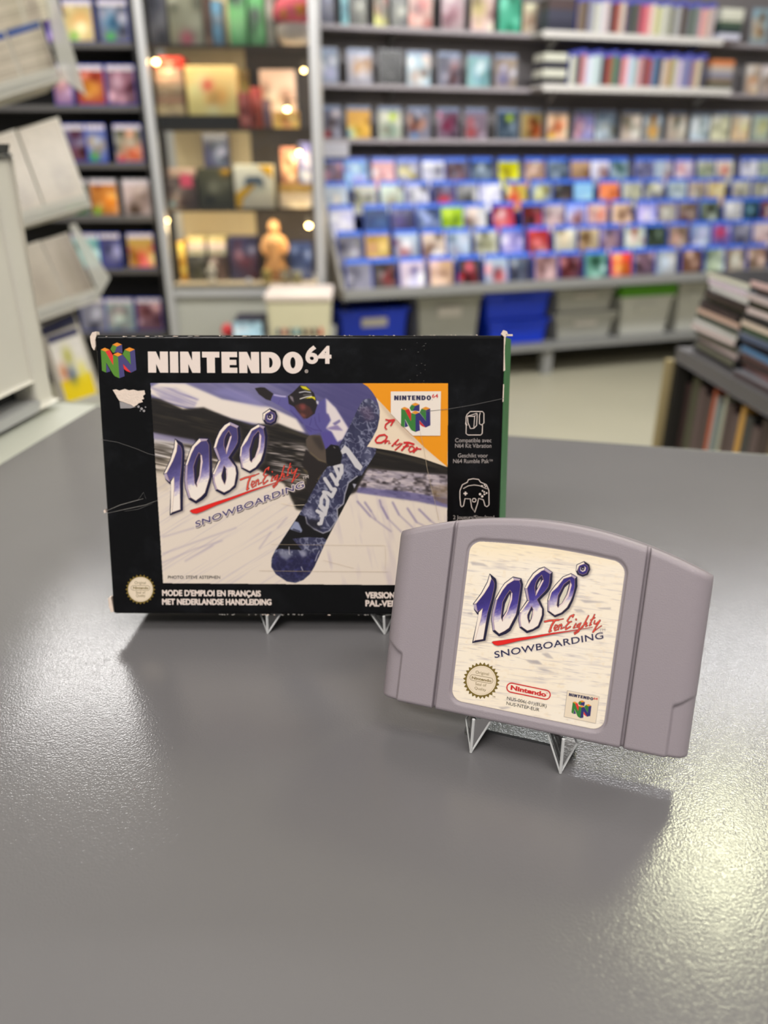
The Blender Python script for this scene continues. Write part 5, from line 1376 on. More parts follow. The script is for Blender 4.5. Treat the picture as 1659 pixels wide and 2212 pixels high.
# ================================================================== GLASS CABINET WITH COLLECTIBLES
M_POST = mat('brushed_aluminium', (188, 188, 188), 0.35, metal=0.3)
M_GLASS = mat_clear('cabinet_glass', (.97, .985, .975), 1.5)
M_BACK = mat('beige_cabinet_back', (205, 186, 148), 0.7, noise=0.04, nscale=4)
M_BACK_D = mat('brown_cabinet_back', (70, 60, 54), 0.7, noise=0.08, nscale=4)
M_CAB = mat('grey_cabinet_panel', (172, 172, 162), 0.5, noise=0.03, nscale=5)
M_LEDGE = mat('pale_cabinet_floor', (214, 204, 188), 0.4)
va0, va1 = V.hit(325, 250, 0)[0], V.hit(682, 250, 0)[0]
vD = .36
yV = [97, 277, 452, 614]
zV = [V.hit(520, y, 0.0)[1] for y in yV]
def shelf_fill(z, p):
    l = bpy.data.lights.new('cabinet_fill_light', 'AREA'); l.energy = p; l.color = (1, .86, .64); l.shape = 'RECTANGLE'; l.size = va1 - va0 - .1; l.size_y = .03
    o = bpy.data.objects.new('cabinet_fill_light', l); COL.objects.link(o); o.location = V.at((va0 + va1) / 2, .010, z)
    o.rotation_euler = (math.radians(30), 0, V.yaw)
for i_, p_ in ((0, .8), (1, 1.8), (2, 1.5)): shelf_fill(zV[i_] - .02, p_)  # unseen warm fill added to brighten each cabinet shelf
shelf_fill(zV[0] + .34, 1.2)
cab = thing('glass_cabinet', 'glass display cabinet with aluminium posts, lit warm inside and full of collectibles', 'display cabinet', (0, 0, 0))
for aa, bb in ((va0, 0), (va1, 0), (va0, vD), (va1, vD)):
    fbox(V, aa - .018, aa + .018, bb - .018, bb + .018, 0.0, 2.4, M_POST, 'post', cab, .004)
zb_ = zV[3]
fbox(V, va0 + .018, va1 - .018, .0, vD, zb_ - .03, zb_, M_LEDGE, 'cabinet_floor', cab)
fbox(V, va0 + .018, va1 - .018, .004, .02, .06, zb_ - .03, M_CAB, 'base_panel', cab, .003)
fbox(V, va0 + .018, va1 - .018, -.012, .012, zb_ - .055, zb_ - .02, M_POST, 'door_rail', cab, .002)
am = V.hit(553, 480, vD)[0]
fbox(V, va0 + .018, am, vD - .012, vD, zb_, 2.38, M_BACK, 'back_panel', cab)
fbox(V, am, va1 - .018, vD - .012, vD, zb_, 2.38, M_BACK_D, 'back_panel', cab)
for z in zV[:3]:
    fbox(V, va0 + .02, va1 - .02, .03, vD - .014, z - .008, z, M_GLASS, 'glass_shelf', cab)
    fbox(V, va0 + .02, va1 - .02, .022, .03, z - .012, z + .002, M_BACK_D, 'shelf_rail', cab)
amid = (va0 + va1) / 2
for q0, q1 in ((va0 + .02, amid - .002), (amid + .002, va1 - .02)):
    fbox(V, q0, q1, -.008, -.003, zb_ - .018, 2.36, M_GLASS, 'glass_door', cab, 0)
mb = MB(); mb.lathe([(.012, 0), (.014, .004), (.014, .012), (.006, .014)], M_POST, seg=16)
al, zl = V.hit(538, 606, -.01)
o = mb.build('lock', cab); o.matrix_world = Matrix.Translation(V.at(al, -.008, zl)) @ Matrix.Rotation(math.pi / 2, 4, 'X')

M_BULB = mat('warm_lamp_glow', (255, 214, 140), 0.4, emit=30)
M_LAMP = mat('lamp_housing', (60, 58, 56), 0.4, metal=.5)
def spot_lamp(x, y, b, power, label, r=.011, cold=False):
    a, z = V.hit(x, y, b)
    root = thing('cabinet_spotlight', label, 'lamp', V.at(a, b, z), V.yaw, 'small warm spotlights in the glass cabinet')
    side = 1 if x > 500 else -1
    mb = MB(); mb.lathe([(r * .7, .0), (r * 1.15, .012), (r * 1.1, .03), (r * .5, .034)], M_LAMP, (0, 0, .006), 14); mb.build('lamp_housing', root, smooth=False)
    mb = MB(); mb.tube([(0, 0, .03), (side * .01, .0, .036), (side * max(.012, abs((va1 if side > 0 else va0) - a) - .017), 0, .036)], .003, M_LAMP, 8); mb.build('bracket', root)
    mb = MB(); mb.lathe([(.001, -r), (r * .7, -r * .75), (r, -r * .2), (r * .9, r * .4), (r * .6, r * .7)], M_BULB, (0, 0, 0), 16); mb.build('bulb', root, smooth=True)
    l = bpy.data.lights.new('spotlight_glow', 'POINT'); l.energy = power; l.color = (1, .72, .38); l.shadow_soft_size = .02
    lo = bpy.data.objects.new('spotlight_glow', l); COL.objects.link(lo); lo.location = V.at(a - side * .03, max(.008, b - .045), z - .02)
spot_lamp(337, 133, .05, .45, 'bright warm spotlight above the stack of tan books')
spot_lamp(667, 487, .05, 1.5, 'bright warm spotlight on the right post beside the navy box')
spot_lamp(620, 236, .14, .7, 'warm spotlight among the cream boxes on the second shelf', .010)
spot_lamp(656, 152, .05, .6, 'small pale spotlight high on the right post', .007)
spot_lamp(361, 476, .05, 1.6, 'small warm spotlight low on the left post', .006)
spot_lamp(646, 330, .06, .9, 'glowing bulb standing in for a reflected glare above the blue box', .009)  # bulb and point light added in place of a reflection

_vm = {}
def vbox(name, label, cat, x0, y0, x1, y1, shelf_i, b, depth, main, acc, group=None, side=None, z=None, top=None, spot=None, band=None):
    """a carton in the cabinet, standing on shelf shelf_i with its printed front at depth b"""
    ym = (y0 + y1) / 2
    a0, a1 = V.hit(x0, ym, b)[0], V.hit(x1, ym, b)[0]
    zz = (zV[shelf_i] if z is None else z) + .001
    zt = V.hit((x0 + x1) / 2, y0, b)[1]; hh = max(.02, zt - zz); w = a1 - a0 - .004
    root = thing(name, label, cat, V.at((a0 + a1) / 2, b, zz), V.yaw, group)
    m = mat('carton_' + str(side or main), side or main, .5)
    mb = MB(); mb.box(-w / 2, 0, 0, w / 2, depth, hh, m); mb.build('carton', root, bevel=.002)
    _seed[0] += 1
    c = bpy.data.objects.new('front_print', cover_mesh(w - .004, hh - .004, main, acc, band, _seed[0], spot)); COL.objects.link(c)
    c.parent = root; c.location = (0, -.0008, .002)
    if top:
        mb = MB(); mb.box(-w / 2 + .004, .002, hh, w / 2 - .004, depth * .8, hh + .02, mat('carton_' + top, top, .5)); mb.build('top_flap', root)
    return root, zz + hh
# top shelf
vbox('figure_box', 'pale window box with dim grey figure, far left on the top cabinet shelf', 'figure box', 318, -40, 358, 92, 0, .08, .1, '778', '99a')
vbox('figure_box', 'clear blister box with pink base on the top cabinet shelf', 'figure box', 362, -40, 436, 94, 0, .08, .1, '998', 'aa9', spot=(.5, .12, 'e68'), side='bba')
vbox('figure_box', 'slim brown box right of the pink based blister box', 'figure box', 438, -30, 454, 92, 0, .08, .1, '754', '865')
vbox('figure_box', 'narrow bluish box left of the green boxes', 'figure box', 456, 0, 482, 92, 0, .08, .1, '889', '6ad')
vbox('figure_box', 'wider bright green figure box on the top cabinet shelf', 'figure box', 492, -40, 532, 94, 0, .07, .1, '4a5', '6d6', spot=(.5, .75, '343'))
vbox('figure_box', 'narrower bright green figure box next to the wider one', 'figure box', 535, -40, 570, 94, 0, .08, .1, '4b5', '383', spot=(.4, .5, '232'))
vbox('figure_box', 'slim white box between green boxes and round plush toy', 'figure box', 573, -30, 590, 92, 0, .1, .1, 'bba', 'dcc')
a, z = V.hit(636, 60, .08)
pl_ = thing('plush_toy', 'round plush toy with pink and orange cap hanging beside the right post', 'plush toy', V.at(a, .092, zV[0] + .001), V.yaw)
R_ = .085
mb = MB(); mb.lathe([(R_ * .3, 0), (R_ * .75, .012), (R_ * .95, .05), (R_ * .9, .08), (R_ * .6, .1)], mat('plush_white', (240, 226, 222), .9, noise=.05, nscale=60), seg=24, sy=.8); mb.build('plush_body', pl_, smooth=True)
mb = MB(); mb.lathe([(R_ * .7, .085), (R_ * 1.05, .1), (R_ * 1.08, .13), (R_ * .85, .17), (R_ * .4, .19), (.002, .195)], mat('plush_pink', (250, 110, 132), .9), seg=24, sy=.8); mb.build('plush_cap', pl_, smooth=True)
for x, zc, r, c in ((.02, .125, .03, (232, 150, 40)), (-.03, .118, .024, (196, 150, 30)), (.06, .14, .022, (228, 110, 60))):
    mb = MB(); mb.lathe([(.002, -r), (r * .7, -r * .7), (r, 0), (r * .7, r * .7), (.002, r)], mat('plush_patch_' + str(c[1]), c, .9), (x, -R_ * .68, zc), 14, sy=.5); mb.build('cap_patch', pl_, smooth=True)
# second shelf
tray, ztray = None, zV[1]
a0, a1 = V.hit(345, 262, .05)[0], V.hit(512, 262, .05)[0]
tr_ = thing('display_riser', 'low black riser under the tan books and cream box', 'riser', V.at((a0 + a1) / 2, .05, zV[1] + .001), V.yaw)
zr = V.hit(420, 250, .05)[1] - zV[1] - .001
mb = MB(); mb.box(-(a1 - a0) / 2, 0, 0, (a1 - a0) / 2, .2, max(zr, .02), M_BLK); mb.build('riser_block', tr_, bevel=.003)
zr = zV[1] + .002 + max(zr, .02)
zz = zr
for k, c in enumerate(('cb9', 'a87', '987', 'a98', 'ca9', 'b98', 'c32')):
    yt = [226, 208, 196, 182, 164, 148, 122][k]
    _, zz2 = vbox('book', f'{colour_word(c)} book {ORD[k + 1]} from the bottom of the stack beside the left post', 'book', 338 + (k % 2) * 2, yt, 400 - (k % 3) * 2, 250, 1, .075, .13, c, 'cba', 'stack of books in the glass cabinet', z=zz)
    zz = zz2
vbox('product_box', 'large cream box with red print on the black riser', 'box', 402, 142, 512, 250, 1, .07, .12, 'fd9', 'fb6', z=zr, spot=(.42, .62, 'e33'))
vbox('product_box', 'mustard box behind the red boxes on the second cabinet shelf', 'box', 512, 150, 540, 280, 1, .25, .08, 'a82', '873')
vbox('product_box', 'red box left of its twin on the second cabinet shelf', 'box', 516, 200, 540, 280, 1, .06, .08, 'c66', 'e88')
vbox('product_box', 'taller red box right of its twin on the second cabinet shelf', 'box', 541, 188, 566, 280, 1, .07, .08, 'd65', 'b55', spot=(.5, .85, 'f77'))
vbox('product_box', 'slim purple box beside the red boxes', 'box', 568, 215, 585, 280, 1, .07, .08, '867', 'a9b')
vbox('product_box', 'large cream carton at the back of the second cabinet shelf', 'box', 562, 150, 640, 280, 1, .2, .1, 'ecb', 'db9', side='cba')
vbox('product_box', 'small brightly lit amber box under a spotlight', 'box', 590, 240, 646, 280, 1, .07, .07, 'fc7', 'c86')
# third shelf
ri = thing('display_riser', 'grey block lifting the blue and white box on the third shelf', 'riser', V.at(V.hit(466, 400, .25)[0], .25, zV[2] + .001), V.yaw)
zc_ = V.hit(466, 362, .25)[1] - zV[2]
mb = MB(); mb.box(-.05, 0, 0, .05, .08, zc_, M_BACK_D); mb.build('riser_block', ri, bevel=.003)
vbox('product_box', 'dark blue box with pale picture on a block behind the dark boxes', 'box', 438, 288, 494, 362, 2, .25, .07, '446', 'abc', z=zV[2] + .001 + zc_)
r1, zt1 = vbox('product_box', 'dark grey box with pink tag at the left of the third shelf', 'box', 360, 384, 424, 450, 2, .06, .12, '655', '766', spot=(.15, .12, '58a'))
mb = MB(); mb.box(.0, -.003, .09, .055, -.0012, .145, mat('pink_tag', (240, 90, 130), .6)); mb.build('price_tag', r1)
vbox('product_box', 'tan box lying on the dark grey box with pink tag', 'box', 362, 364, 420, 384, 2, .09, .09, 'dba', 'cb9', z=zt1)
r2, _ = vbox('product_box', 'black box with a yellow round sticker left of the white controller box', 'box', 427, 364, 502, 450, 2, .06, .12, '443', '665', spot=(.85, .95, 'fb1'))
r3, _ = vbox('controller_box', 'white and yellow box showing a dark game controller', 'box', 506, 356, 592, 450, 2, .04, .07, 'f6efe2', 'f6efe2', side='ddc')
wv = V.hit(592, 400, .04)[0] - V.hit(506, 400, .04)[0]; hv = V.hit(548, 356, .04)[1] - zV[2]
def flat(root, name, pts, m, y=-.0026):
    mb = MB(); mb.prism([(x * wv, y, z * hv) for x, z in pts], (0, .0008, 0), m); o = mb.build(name, root); return o
YEL = mat('yellow_print', (248, 192, 12), .45)
flat(r3, 'yellow_stripe', [(-.48, .02), (-.34, .02), (-.30, .22), (.02, .52), (-.05, .60), (-.48, .34)], YEL)
flat(r3, 'yellow_corner', [(.12, .98), (.47, .98), (.47, .70), (.30, .80)], YEL)
flat(r3, 'controller_picture', [(-.2, .48), (-.24, .62), (-.16, .74), (.18, .74), (.26, .62), (.24, .48), (.14, .56), (-.1, .56)], mat('controller_blue_grey', (92, 112, 140), .4), -.0036)
zc2 = zV[2]
for k, (c, y0) in enumerate((('edc', 430), ('dcb', 416), ('b95', 398))):
    _, zc2 = vbox('product_box', f'{colour_word(c)} flat carton {ORD[k + 1]} from the bottom at the right of the third shelf', 'box', 604, y0, 674, 450, 2, .07, .12, c, 'cba', 'flat cartons at the right of the third shelf', z=zc2)
vbox('product_box', 'reddish brown figure box standing on the flat cartons', 'box', 606, 318, 642, 398, 2, .08, .07, '965', 'c97', z=zc2)
vbox('product_box', 'blue box with bright top standing on the flat cartons', 'box', 645, 308, 672, 398, 2, .08, .07, '88c', 'cde', z=zc2)
# lowest shelf of the cabinet
vbox('product_box', 'tall mustard box at the left of the lowest cabinet shelf', 'box', 386, 522, 402, 606, 3, .1, .2, 'c93', 'da4')
_, zq = vbox('game_console', 'dark grey console box in the lower left of the cabinet', 'console', 404, 552, 446, 610, 3, .11, .2, '444', '554')
_, zq2 = vbox('game_console', 'brown black console box right of the dark grey one', 'console', 448, 552, 490, 606, 3, .11, .2, '544', '877')
for k, (c, y0) in enumerate((('bba', 540), ('dcc', 526), ('cb8', 512))):
    _, zq = vbox('product_box', f'{colour_word(c)} long flat box {ORD[k + 1]} from the bottom, on the dark grey console', 'box', 405, y0, 444 , 552, 3, .12, .16, c, 'dc9', 'flat boxes on the consoles', z=zq)
    _, zq2 = vbox('product_box', f'{colour_word(c)} long flat box {ORD[k + 1]} from the bottom, on the brown black console', 'box', 449, y0, 488, 552, 3, .12, .16, c, 'da8', 'flat boxes on the consoles', z=zq2)
vbox('product_box', 'navy and dark red box in the middle of the lowest cabinet shelf', 'box', 494, 512, 558, 600, 3, .12, .1, '335', '634', spot=(.8, .7, '99b'))
def figure(label, x, y0, y1, shelf_i, b, col, col2, name='figurine'):
    a, zt = V.hit(x, y0, b); z0 = zV[shelf_i] + .001; hh = zt - z0; wf = .6
    root = thing(name, label, 'figurine', V.at(a, b, z0), V.yaw)
    m, m2 = mat('figure_' + col, col, .5, noise=.15, nscale=25), mat('figure_' + col2, col2, .5)
    mb = MB(); mb.lathe([(hh * .2, 0), (hh * .2, hh * .03), (hh * .18, hh * .05)], m2, seg=20, sy=.8); mb.build('figure_base', root)
    mb = MB(); mb.lathe([(hh * .16, hh * .05), (hh * .2, hh * .2), (hh * .13, hh * .4), (hh * .17, hh * .58), (hh * .2, hh * .7), (hh * .08, hh * .78)], m, seg=18, sy=.7)
    mb.build('figure_body', root, smooth=True)
    mb = MB(); mb.lathe([(.002, hh * .76), (hh * .08, hh * .8), (hh * .1, hh * .88), (hh * .07, hh * .97), (.002, hh)], m, seg=16); mb.build('figure_head', root, smooth=True)
    for s in (-1, 1):
        mb = MB(); mb.tube([(s * hh * .15, 0, hh * .68), (s * hh * .2, -hh * .03, hh * .55), (s * hh * .15, -hh * .1, hh * .44)], hh * .045, m, 10); mb.build('figure_arm', root, smooth=True)
    return root
figure('tall tan figurine on a base beside the navy box', 590, 474, 606, 3, .1, 'c96', '864')
figure('small white figurine in front of the console boxes', 455, 566, 612, 3, .04, 'ddd', 'bbb')
vbox('product_box', 'navy box in the lower right corner of the cabinet', 'box', 624, 526, 674, 606, 3, .12, .12, '236', '347')
for k, (x0, x1, y0, c) in enumerate(((566, 586, 584, 'cb7'), (606, 628, 582, '875'), (630, 652, 588, '997'))):
    vbox('trinket_box', f'tiny {colour_word(c)} box in front of the tan figurine, {ORD[k + 1]} from the left', 'box', x0, y0, x1, 608, 3, .02, .03, c, 'dc9')

# low bench in front of the cabinet with the cream card box
ab0, ab1 = V.hit(468, 730, -.42)[0], V.hit(722, 730, -.42)[0]
zbn = V.hit(600, 736, -.42)[1]
bn = thing('low_bench', 'low grey bench before the glass cabinet under the cream tub', 'bench', V.at((ab0 + ab1) / 2, -.42, 0), V.yaw)
w_ = (ab1 - ab0) / 2
mb = MB(); mb.box(-w_, 0, zbn - .03, w_, .34, zbn, M_CAB); mb.build('bench_top', bn, bevel=.004)
for x in (-w_ + .02, w_ - .06):
    mb = MB(); mb.box(x, .02, 0, x + .04, .32, zbn - .03, M_CAB); mb.build('leg', bn)
x0, x1 = V.hit(576, 690, -.40)[0], V.hit(716, 690, -.40)[0]
zt = V.hit(640, 652, -.40)[1]; hh = zt - zbn; w = (x1 - x0) / 2
tub = thing('card_tub', 'cream tub with a row of coloured tabs standing before the glass cabinet', 'storage tub', V.at((x0 + x1) / 2, -.40, zbn + .001), V.yaw)
M_TUB = mat('cream_tub_plastic', (204, 198, 166), .45, noise=.05, nscale=15)
mb = MB(); mb.hexa([(-w * .92, 0, 0), (w * .92, 0, 0), (w * .92, .25, 0), (-w * .92, .25, 0), (-w, 0, hh), (w, 0, hh), (w, .27, hh), (-w, .27, hh)], M_TUB); mb.build('tub', tub, bevel=.012)
mb = MB(); mb.box(-w - .006, -.006, hh, w + .006, .276, hh + .03, mat('cream_tub_lid', (222, 208, 198), .45)); mb.build('lid', tub, bevel=.008)
for k, c in enumerate(('456', 'a54', '345', '59a', '233', '754', '333', 'b43')):
    mb = MB(); mb.box(-w * .72 + k * w * .19, -.004, hh * .1, -w * .72 + k * w * .19 + w * .11, .004, hh * .3, mat('tab_' + c, c, .5)); mb.build('coloured_tab', tub)
x0 = V.hit(486, 704, -.40)[0]
bl = thing('toy_ball', 'small red ball on the low bench beside the cream tub', 'ball', V.at(x0, -.34, zbn + .001), V.yaw)
mb = MB(); r = .03; mb.lathe([(.002, 0), (r * .7, r * .3), (r, r), (r * .7, r * 1.7), (.002, 2 * r)], mat('red_rubber', (196, 50, 54), .4), seg=20); mb.build('ball_shell', bl, smooth=True)
vbox('flat_carton', 'flat black carton with a pale blue front on the low bench', 'box', 502, 694, 568, 726, 3, -.38, .2, 'acd', 'def', z=zbn, side='223')

# ================================================================== WHITE COUNTER CABINET, LEFT
M_WCAB = mat('white_scuffed_metal', (224, 220, 208), .42, noise=.05, nscale=22)
M_RUB = mat('dark_rubber', (52, 52, 50), .6)
M_LED2 = mat('pale_green_ledge', (188, 190, 178), .45, noise=.05, nscale=12)
k0 = on_z(111, 872, TOP_Z); k0.z = 0
ed1, ed2 = Vector((e1.x, e1.y, 0)).normalized(), Vector((e2.x, e2.y, 0)).normalized()
ztop = (EYE + ray(34, 340) * (k0.y / ray(34, 340).y)).z
def slab(pts, z0, z1, m, name, parent, bevel=.002):
    mb = MB(); mb.prism([(p.x, p.y, z0) for p in pts], (0, 0, z1 - z0), m); return mb.build(name, parent, bevel=bevel)
def rect(c, s0, s1, t0, t1): return [c + ed1 * s0 + ed2 * t0, c + ed1 * s1 + ed2 * t0, c + ed1 * s1 + ed2 * t1, c + ed1 * s0 + ed2 * t1]
lg = thing('side_ledge', 'pale ledge along the counter edge under the white scuffed cabinet', 'ledge', (0, 0, 0))
gap_ = (pc - k0).dot(ed1) - .004
tl = -(k0 - pc).dot(ed2) - .0
slab(rect(k0, -.55, gap_, -.02, .8), TOP_Z - .03, TOP_Z - .005, M_LED2, 'ledge_board', lg)
slab(rect(k0, -.52, gap_ - .02, 0, .78), 0, TOP_Z - .03, M_COUNTER_SIDE, 'ledge_base', lg)
wc = thing('counter_cabinet', 'white scuffed metal cabinet with dark top at the counter edge', 'cabinet', (0, 0, 0))
slab(rect(k0, -.5, -.022, .01, .62), TOP_Z + .0004, TOP_Z + .026, mat('dark_gap', '2a2b2a', .8), 'recessed_foot', wc)
slab(rect(k0, -.5, -.003, .012, .62), TOP_Z + .026, ztop, M_WCAB, 'shell', wc, .003)
slab(rect(k0, -.024, 0, -.006, .02), TOP_Z + .002, ztop, M_WCAB, 'corner_post', wc, .004)
slab(rect(k0, -.021, .002, .02, .62), TOP_Z + .0004, TOP_Z + .009, M_POST, 'metal_strip', wc, .001)
slab(rect(k0, -.5, .001, -.006, .62), ztop, ztop + .008, M_RUB, 'top_cap', wc, .002)
MARK = mat('dark_scuff', (120, 118, 112), .6)
def on_face(px, py):
    d = ray(px, py); q = k0 - ed1 * .003
    n = ed1
    return EYE + d * ((q - EYE).dot(n) / d.dot(n))
for pts in ([(52, 690), (56, 680), (66, 660), (70, 655), (60, 682), (50, 700)], [(40, 720), (44, 700), (42, 712), (41, 730)], [(60, 640), (64, 625), (68, 632), (64, 645)], [(84, 700), (92, 705), (90, 712), (84, 708)], [(10, 735), (20, 748), (24, 750), (16, 742)], [(20, 610), (24, 580), (26, 590), (22, 615)]):
    mb = MB(); mb.prism([on_face(*p) + ed1 * .0002 for p in pts], ed1 * .0003, MARK); mb.build('scuff_mark', wc)
mb = MB(); mb.prism([on_face(*p) + ed1 * .0002 for p in ((-6, 764), (3, 766), (3, 790), (-6, 792))], ed1 * .0004, mat('pink_tag', (240, 90, 130), .6)); mb.build('pink_sticker', wc)

# ================================================================== TILTED RACK OF PALE CASES
ru = Vector((1.04, 1.318, .384)).normalized(); rd = Vector((.333, .008, -.943)); rd = (rd - ru * rd.dot(ru)).normalized()
rn = ru.cross(-rd).normalized()
RP = EYE + ray(125, 255) * 1.5
def rp(x, y, off=0.0):
    q = RP + rn * off; d = ray(x, y)
    return EYE + d * ((q - EYE).dot(rn) / d.dot(rn))
def pale_case(quad, label, off, bands, m=None, th=.013, main='bcb0a0', acc='b4a898'):
    """quad: TL, TR, BR, BL pixels of the front; bands: (v0, v1, colour) printed strips down the sleeve"""
    P = [rp(x, y, off) for x, y in quad]
    c = (P[2] + P[3]) / 2
    root = thing('game_case', label, 'game case', c, 0, 'pale cases on the tilted rack')
    q = [p - c for p in P]
    mb = MB(); mb.prism([q[3], q[2], q[1], q[0]], rn * -th, m or M_CASE_WHITE); mb.build('case_shell', root, bevel=.002)
    # sleeve grid
    nx, ny = 10, 26
    r = random.Random(int(quad[0][0] * 7 + quad[0][1])); cm, ca = rgb(main), rgb(acc)
    vs, cs = [], []
    for j in range(ny):
        t = .015 + .97 * j / (ny - 1)
        for i in range(nx):
            s = .02 + .95 * i / (nx - 1)
            p = (q[0] * (1 - s) + q[1] * s) * (1 - t) + (q[3] * (1 - s) + q[2] * s) * t
            col = cm * (.97 + .05 * r.random())
            for b in bands:
                if len(b) == 3 and b[0] <= t <= b[1]: col = rgb(b[2])
                if len(b) == 4: col = col + (rgb(b[3]) - col) * math.exp(-(((s - b[0]) / b[2]) ** 2 + ((t - b[1]) / b[2]) ** 2))
            vs.append(tuple(p + rn * .0006)); cs.append(col)
    fs = [(j * nx + i, (j + 1) * nx + i, (j + 1) * nx + i + 1, j * nx + i + 1) for j in range(ny - 1) for i in range(nx - 1)]
    me = bpy.data.meshes.new('cover'); me.from_pydata(vs, [], fs)
    at = me.color_attributes.new('ink', 'FLOAT_COLOR', 'POINT'); cc = np.ones((len(vs), 4), np.float32); cc[:, :3] = lin(np.clip(np.array(cs), 0, 1)); at.data.foreach_set('color', cc.ravel())
    me.materials.append(M_COV); me.update()
    o = bpy.data.objects.new('cover', me); COL.objects.link(o); o.parent = root
    return root
txt = [(.1 + .09 * k, .13 + .09 * k, 'a09686') for k in range(9)]
pale_case([(-62, -50), (16, -72), (56, 52), (-24, 72)], 'pale text-covered case behind the blue band, upper one of the tilted rack', -.018, txt)
pale_case([(18, -72), (78, -90), (118, 34), (58, 51)], 'pale text-covered case at the outer top end of the tilted rack', -.018, txt)
pale_case([(-70, 88), (9, 66), (50, 176), (-30, 199)], 'pale case with blue top band, inner one of the upper row on the tilted rack', 0, [(0, .14, '1c3f88')] + txt[2:])
pale_case([(11, 65), (84, 42), (124, 157), (52, 175)], 'pale case with blue top band, outer one of the upper row on the tilted rack', 0, [(0, .14, '1c3f88')] + txt[2:])
pale_case([(-50, 305), (31, 282), (97, 457), (18, 480)], 'plain pale case, inner one of the second row on the tilted rack', 0, [(.6, .8, .22, 'a89d90')])
pale_case([(36, 280), (125, 255), (188, 430), (102, 455)], 'plain pale case with a faint round motif in the second row of the tilted rack', 0, [(.6, .72, .2, '9d9388'), (.6, .72, .1, 'b8ad9e')])
pale_case([(16, 542), (85, 522), (147, 653), (82, 674)], 'plain pale case, inner one of the third row on the tilted rack', 0, [(.4, .6, .3, 'aca193')], main='b8ae9f')
pale_case([(87, 521), (146, 504), (207, 634), (149, 652)], 'plain grey-white case, outer one of the third row on the tilted rack', 0, [(.5, .5, .3, 'aaa092')], main='b6ab9d')
pale_case([(84, 706), (158, 672), (214, 836), (140, 868)], 'white case with navy header behind the yellow one on the tilted rack', -.02, [(0, .16, '33345a'), (.75, .45, .2, '8ac0e0')])
pale_case([(98, 728), (166, 704), (212, 850), (146, 876)], 'white case with navy header and yellow lower half on the tilted rack', 0, [(0, .12, '33345a'), (.66, 1, 'ecd020'), (.45, .35, .13, 'b4b04a'), (.2, .55, .12, 'd08050'), (.42, .62, .12, '4a6078'), (.75, .6, .12, 'e8dc60')], main='e2ddd6')
M_TRAY = mat('white_rack_tray', (180, 176, 166), .45, noise=.03, nscale=10)
M_TRAY_C = mat_clear('frosted_rack_side', (.9, .9, .88), 1.45, haze=.45, haze_col=(.75, .74, .68))
rk = thing('tilted_case_rack', 'white tilted rack with clear sides holding pale game cases beside the counter', 'display rack', (0, 0, 0))
def tray(x0, y0, x1, y1, lip=.018):
    a, b = rp(x0, y0, .03), rp(x1, y1, .03)
    mb = MB(); mb.prism([a, b, b - rn * .075, a - rn * .075], rd * .006, M_TRAY); mb.build('tray', rk, bevel=.001)
    mb = MB(); mb.prism([a, b, b - rd * lip, a - rd * lip], rn * -.004, M_TRAY_C); mb.build('tray_lip', rk)
for t_ in ((-60, 222, 130, 166), (-20, 500, 196, 438), (70, 692, 216, 641), (100, 905, 222, 866)):
    tray(*t_)
for q in ([(88, -60), (106, -64), (186, 205), (132, 168)], [(150, 486), (163, 482), (238, 600), (216, 640)]):
    mb = MB(); mb.prism([rp(x, y, .02) for x, y in q], rn * -.004, M_TRAY_C); mb.build('side_panel', rk)
pv = rp(-95, 300, -.12)
mb = MB(); mb.box(pv.x - .02, pv.y - .02, 0, pv.x + .02, pv.y + .02, 1.75, M_TRAY); mb.box(pv.x - .18, pv.y - .18, 0, pv.x + .18, pv.y + .18, .02, M_TRAY); mb.build('upright', rk)
for t_ in ((-60, 222), (-20, 500), (70, 692), (100, 905)):
    p = rp(*t_, -.03); mb = MB(); mb.tube([p + ru * .02, p - rn * .03, Vector((pv.x, pv.y, p.z - .01))], .005, M_TRAY, 8); mb.build('bracket', rk)

# ================================================================== NEAR RACK OF PILED GAMES, RIGHT
ZR = CAM_Z - .40
r0 = Vector((.679, 1.715, 0)); r1_ = Vector((.700, 1.36, 0))
rdir = (r1_ - r0).normalized(); rin = Vector((-rdir.y, rdir.x, 0))
if rin.x < 0: rin = -rin
nr = thing('game_bin_stand', 'dark grey stand with games piled on top and upright boxes below', 'display stand', (0, 0, 0))
def rbox(s0, s1, d0, d1, z0, z1, m, name, parent=None, bevel=.002):
    pts = [r0 + rdir * s0 + rin * d0, r0 + rdir * s1 + rin * d0, r0 + rdir * s1 + rin * d1, r0 + rdir * s0 + rin * d1]
    mb = MB(); mb.prism([(p.x, p.y, z0) for p in pts], (0, 0, z1 - z0), m); return mb.build(name, parent, bevel=bevel)
M_ST = mat('grey_stand_board', (104, 102, 104), .5, noise=.06, nscale=10)
rbox(-.02, .75, -.015, .40, ZR - .028, ZR, M_ST, 'top_board', nr)
rbox(-.02, .75, -.012, .40, ZR - .30, ZR - .28, M_ST, 'lower_board', nr)
rbox(-.03, -.008, -.012, .40, 0, ZR - .028, mat('dark_end_board', (48, 46, 42), .6), 'end_board', nr)
rbox(.73, .75, -.012, .40, 0, ZR - .028, M_ST, 'end_board', nr)
rbox(-.008, .73, .2, .22, ZR - .28, ZR - .028, M_BLK, 'divider', nr)
rbox(-.034, -.022, -.03, -.012, 0, ZR - .03, mat('pale_yellow_strip', (176, 160, 118), .5), 'edge_strip', nr)
cols1 = ['333', '776', 'cbb', '443', 'edd', 'eee', '343', 'dba', '433', '443', '322', 'eee', 'ede', 'eed']
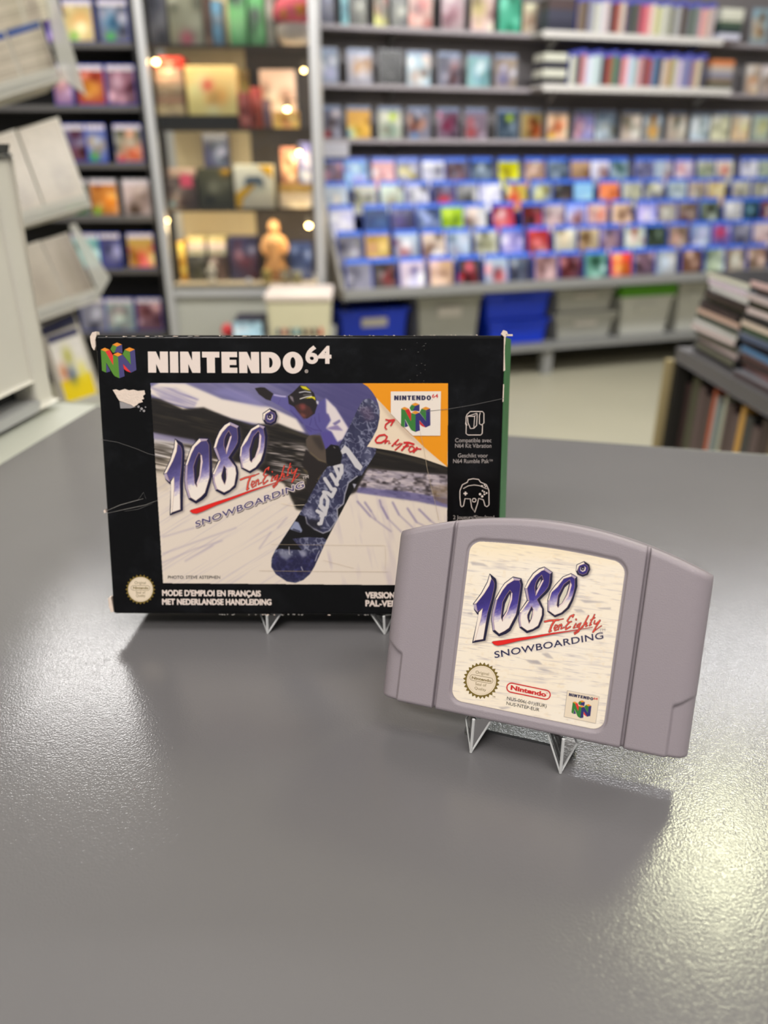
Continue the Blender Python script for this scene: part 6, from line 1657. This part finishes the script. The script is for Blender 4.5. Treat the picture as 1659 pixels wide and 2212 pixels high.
cols2 = ['544', 'a77', '433', '533', '58b', '335', '568', '353', 'edc', '333', 'edd', '332', 'dcc', '433', 'ecc']
def pile(s_c, cols, word, hl=.095, dep=.135):
    z = ZR + .0005
    rr = random.Random(len(cols))
    for k, c in enumerate(cols):
        th = .0118
        ds, dd_ = rr.uniform(-.012, .012), rr.uniform(0, .02)
        o_ = r0 + rdir * (s_c + ds) + rin * dd_
        root = thing('piled_game', f'{colour_word(c)} game case {ORD[k + 1]} from the bottom of the {word} pile on the dark stand', 'game case', (o_.x, o_.y, z), math.atan2(rdir.y, rdir.x) + rr.uniform(-.05, .05), f'{word} pile of games on the dark stand')
        mb = MB(); mb.box(-hl, 0, 0, hl, dep, th, M_CASE_BLACK if k % 3 else M_CASE_CLEAR); mb.build('case_shell', root, bevel=.0008)
        mb = MB(); mb.box(-hl + .003, -.0006, .0012, hl - .003, .0, th - .0012, mat('spine_' + c, c, .4)); mb.build('spine', root)
        z += th + .0003
pile(.105, cols1, 'farther'); pile(.305, cols2, 'nearer'); pile(.51, cols1[3:] + cols2[:4], 'nearest')
s = .0
for k, (c, t) in enumerate((('433', .03), ('554', .035), ('655', .03), ('544', .035), ('c64', .014), ('aaa', .014), ('788', .018), ('bba', .014), ('544', .03), ('655', .025), ('da5', .02), ('444', .03), ('655', .03), ('433', .03), ('765', .03), ('555', .03), ('433', .03), ('766', .03))):
    o_ = r0 + rdir * (s + t / 2) + rin * .012
    root = thing('upright_game', f'{colour_word(c)} upright box {ORD[k + 1]} from the far end under the dark stand top', 'boxed game', (o_.x, o_.y, ZR - .2795), math.atan2(rdir.y, rdir.x), 'upright boxes in the dark stand')
    mb = MB(); mb.box(-t / 2 + .0008, 0, 0, t / 2 - .0008, .15, .205 + .012 * ((k * 5) % 3), mat('spine_' + c, c, .45)); mb.build('box_shell', root, bevel=.001)
    mb = MB(); mb.box(-t / 2 + .002, -.0006, .02, t / 2 - .002, .0, .05, mat('spine_' + ('998' if k % 2 else '332'), '998' if k % 2 else '332', .45)); mb.build('spine_mark', root)
    s += t + .001
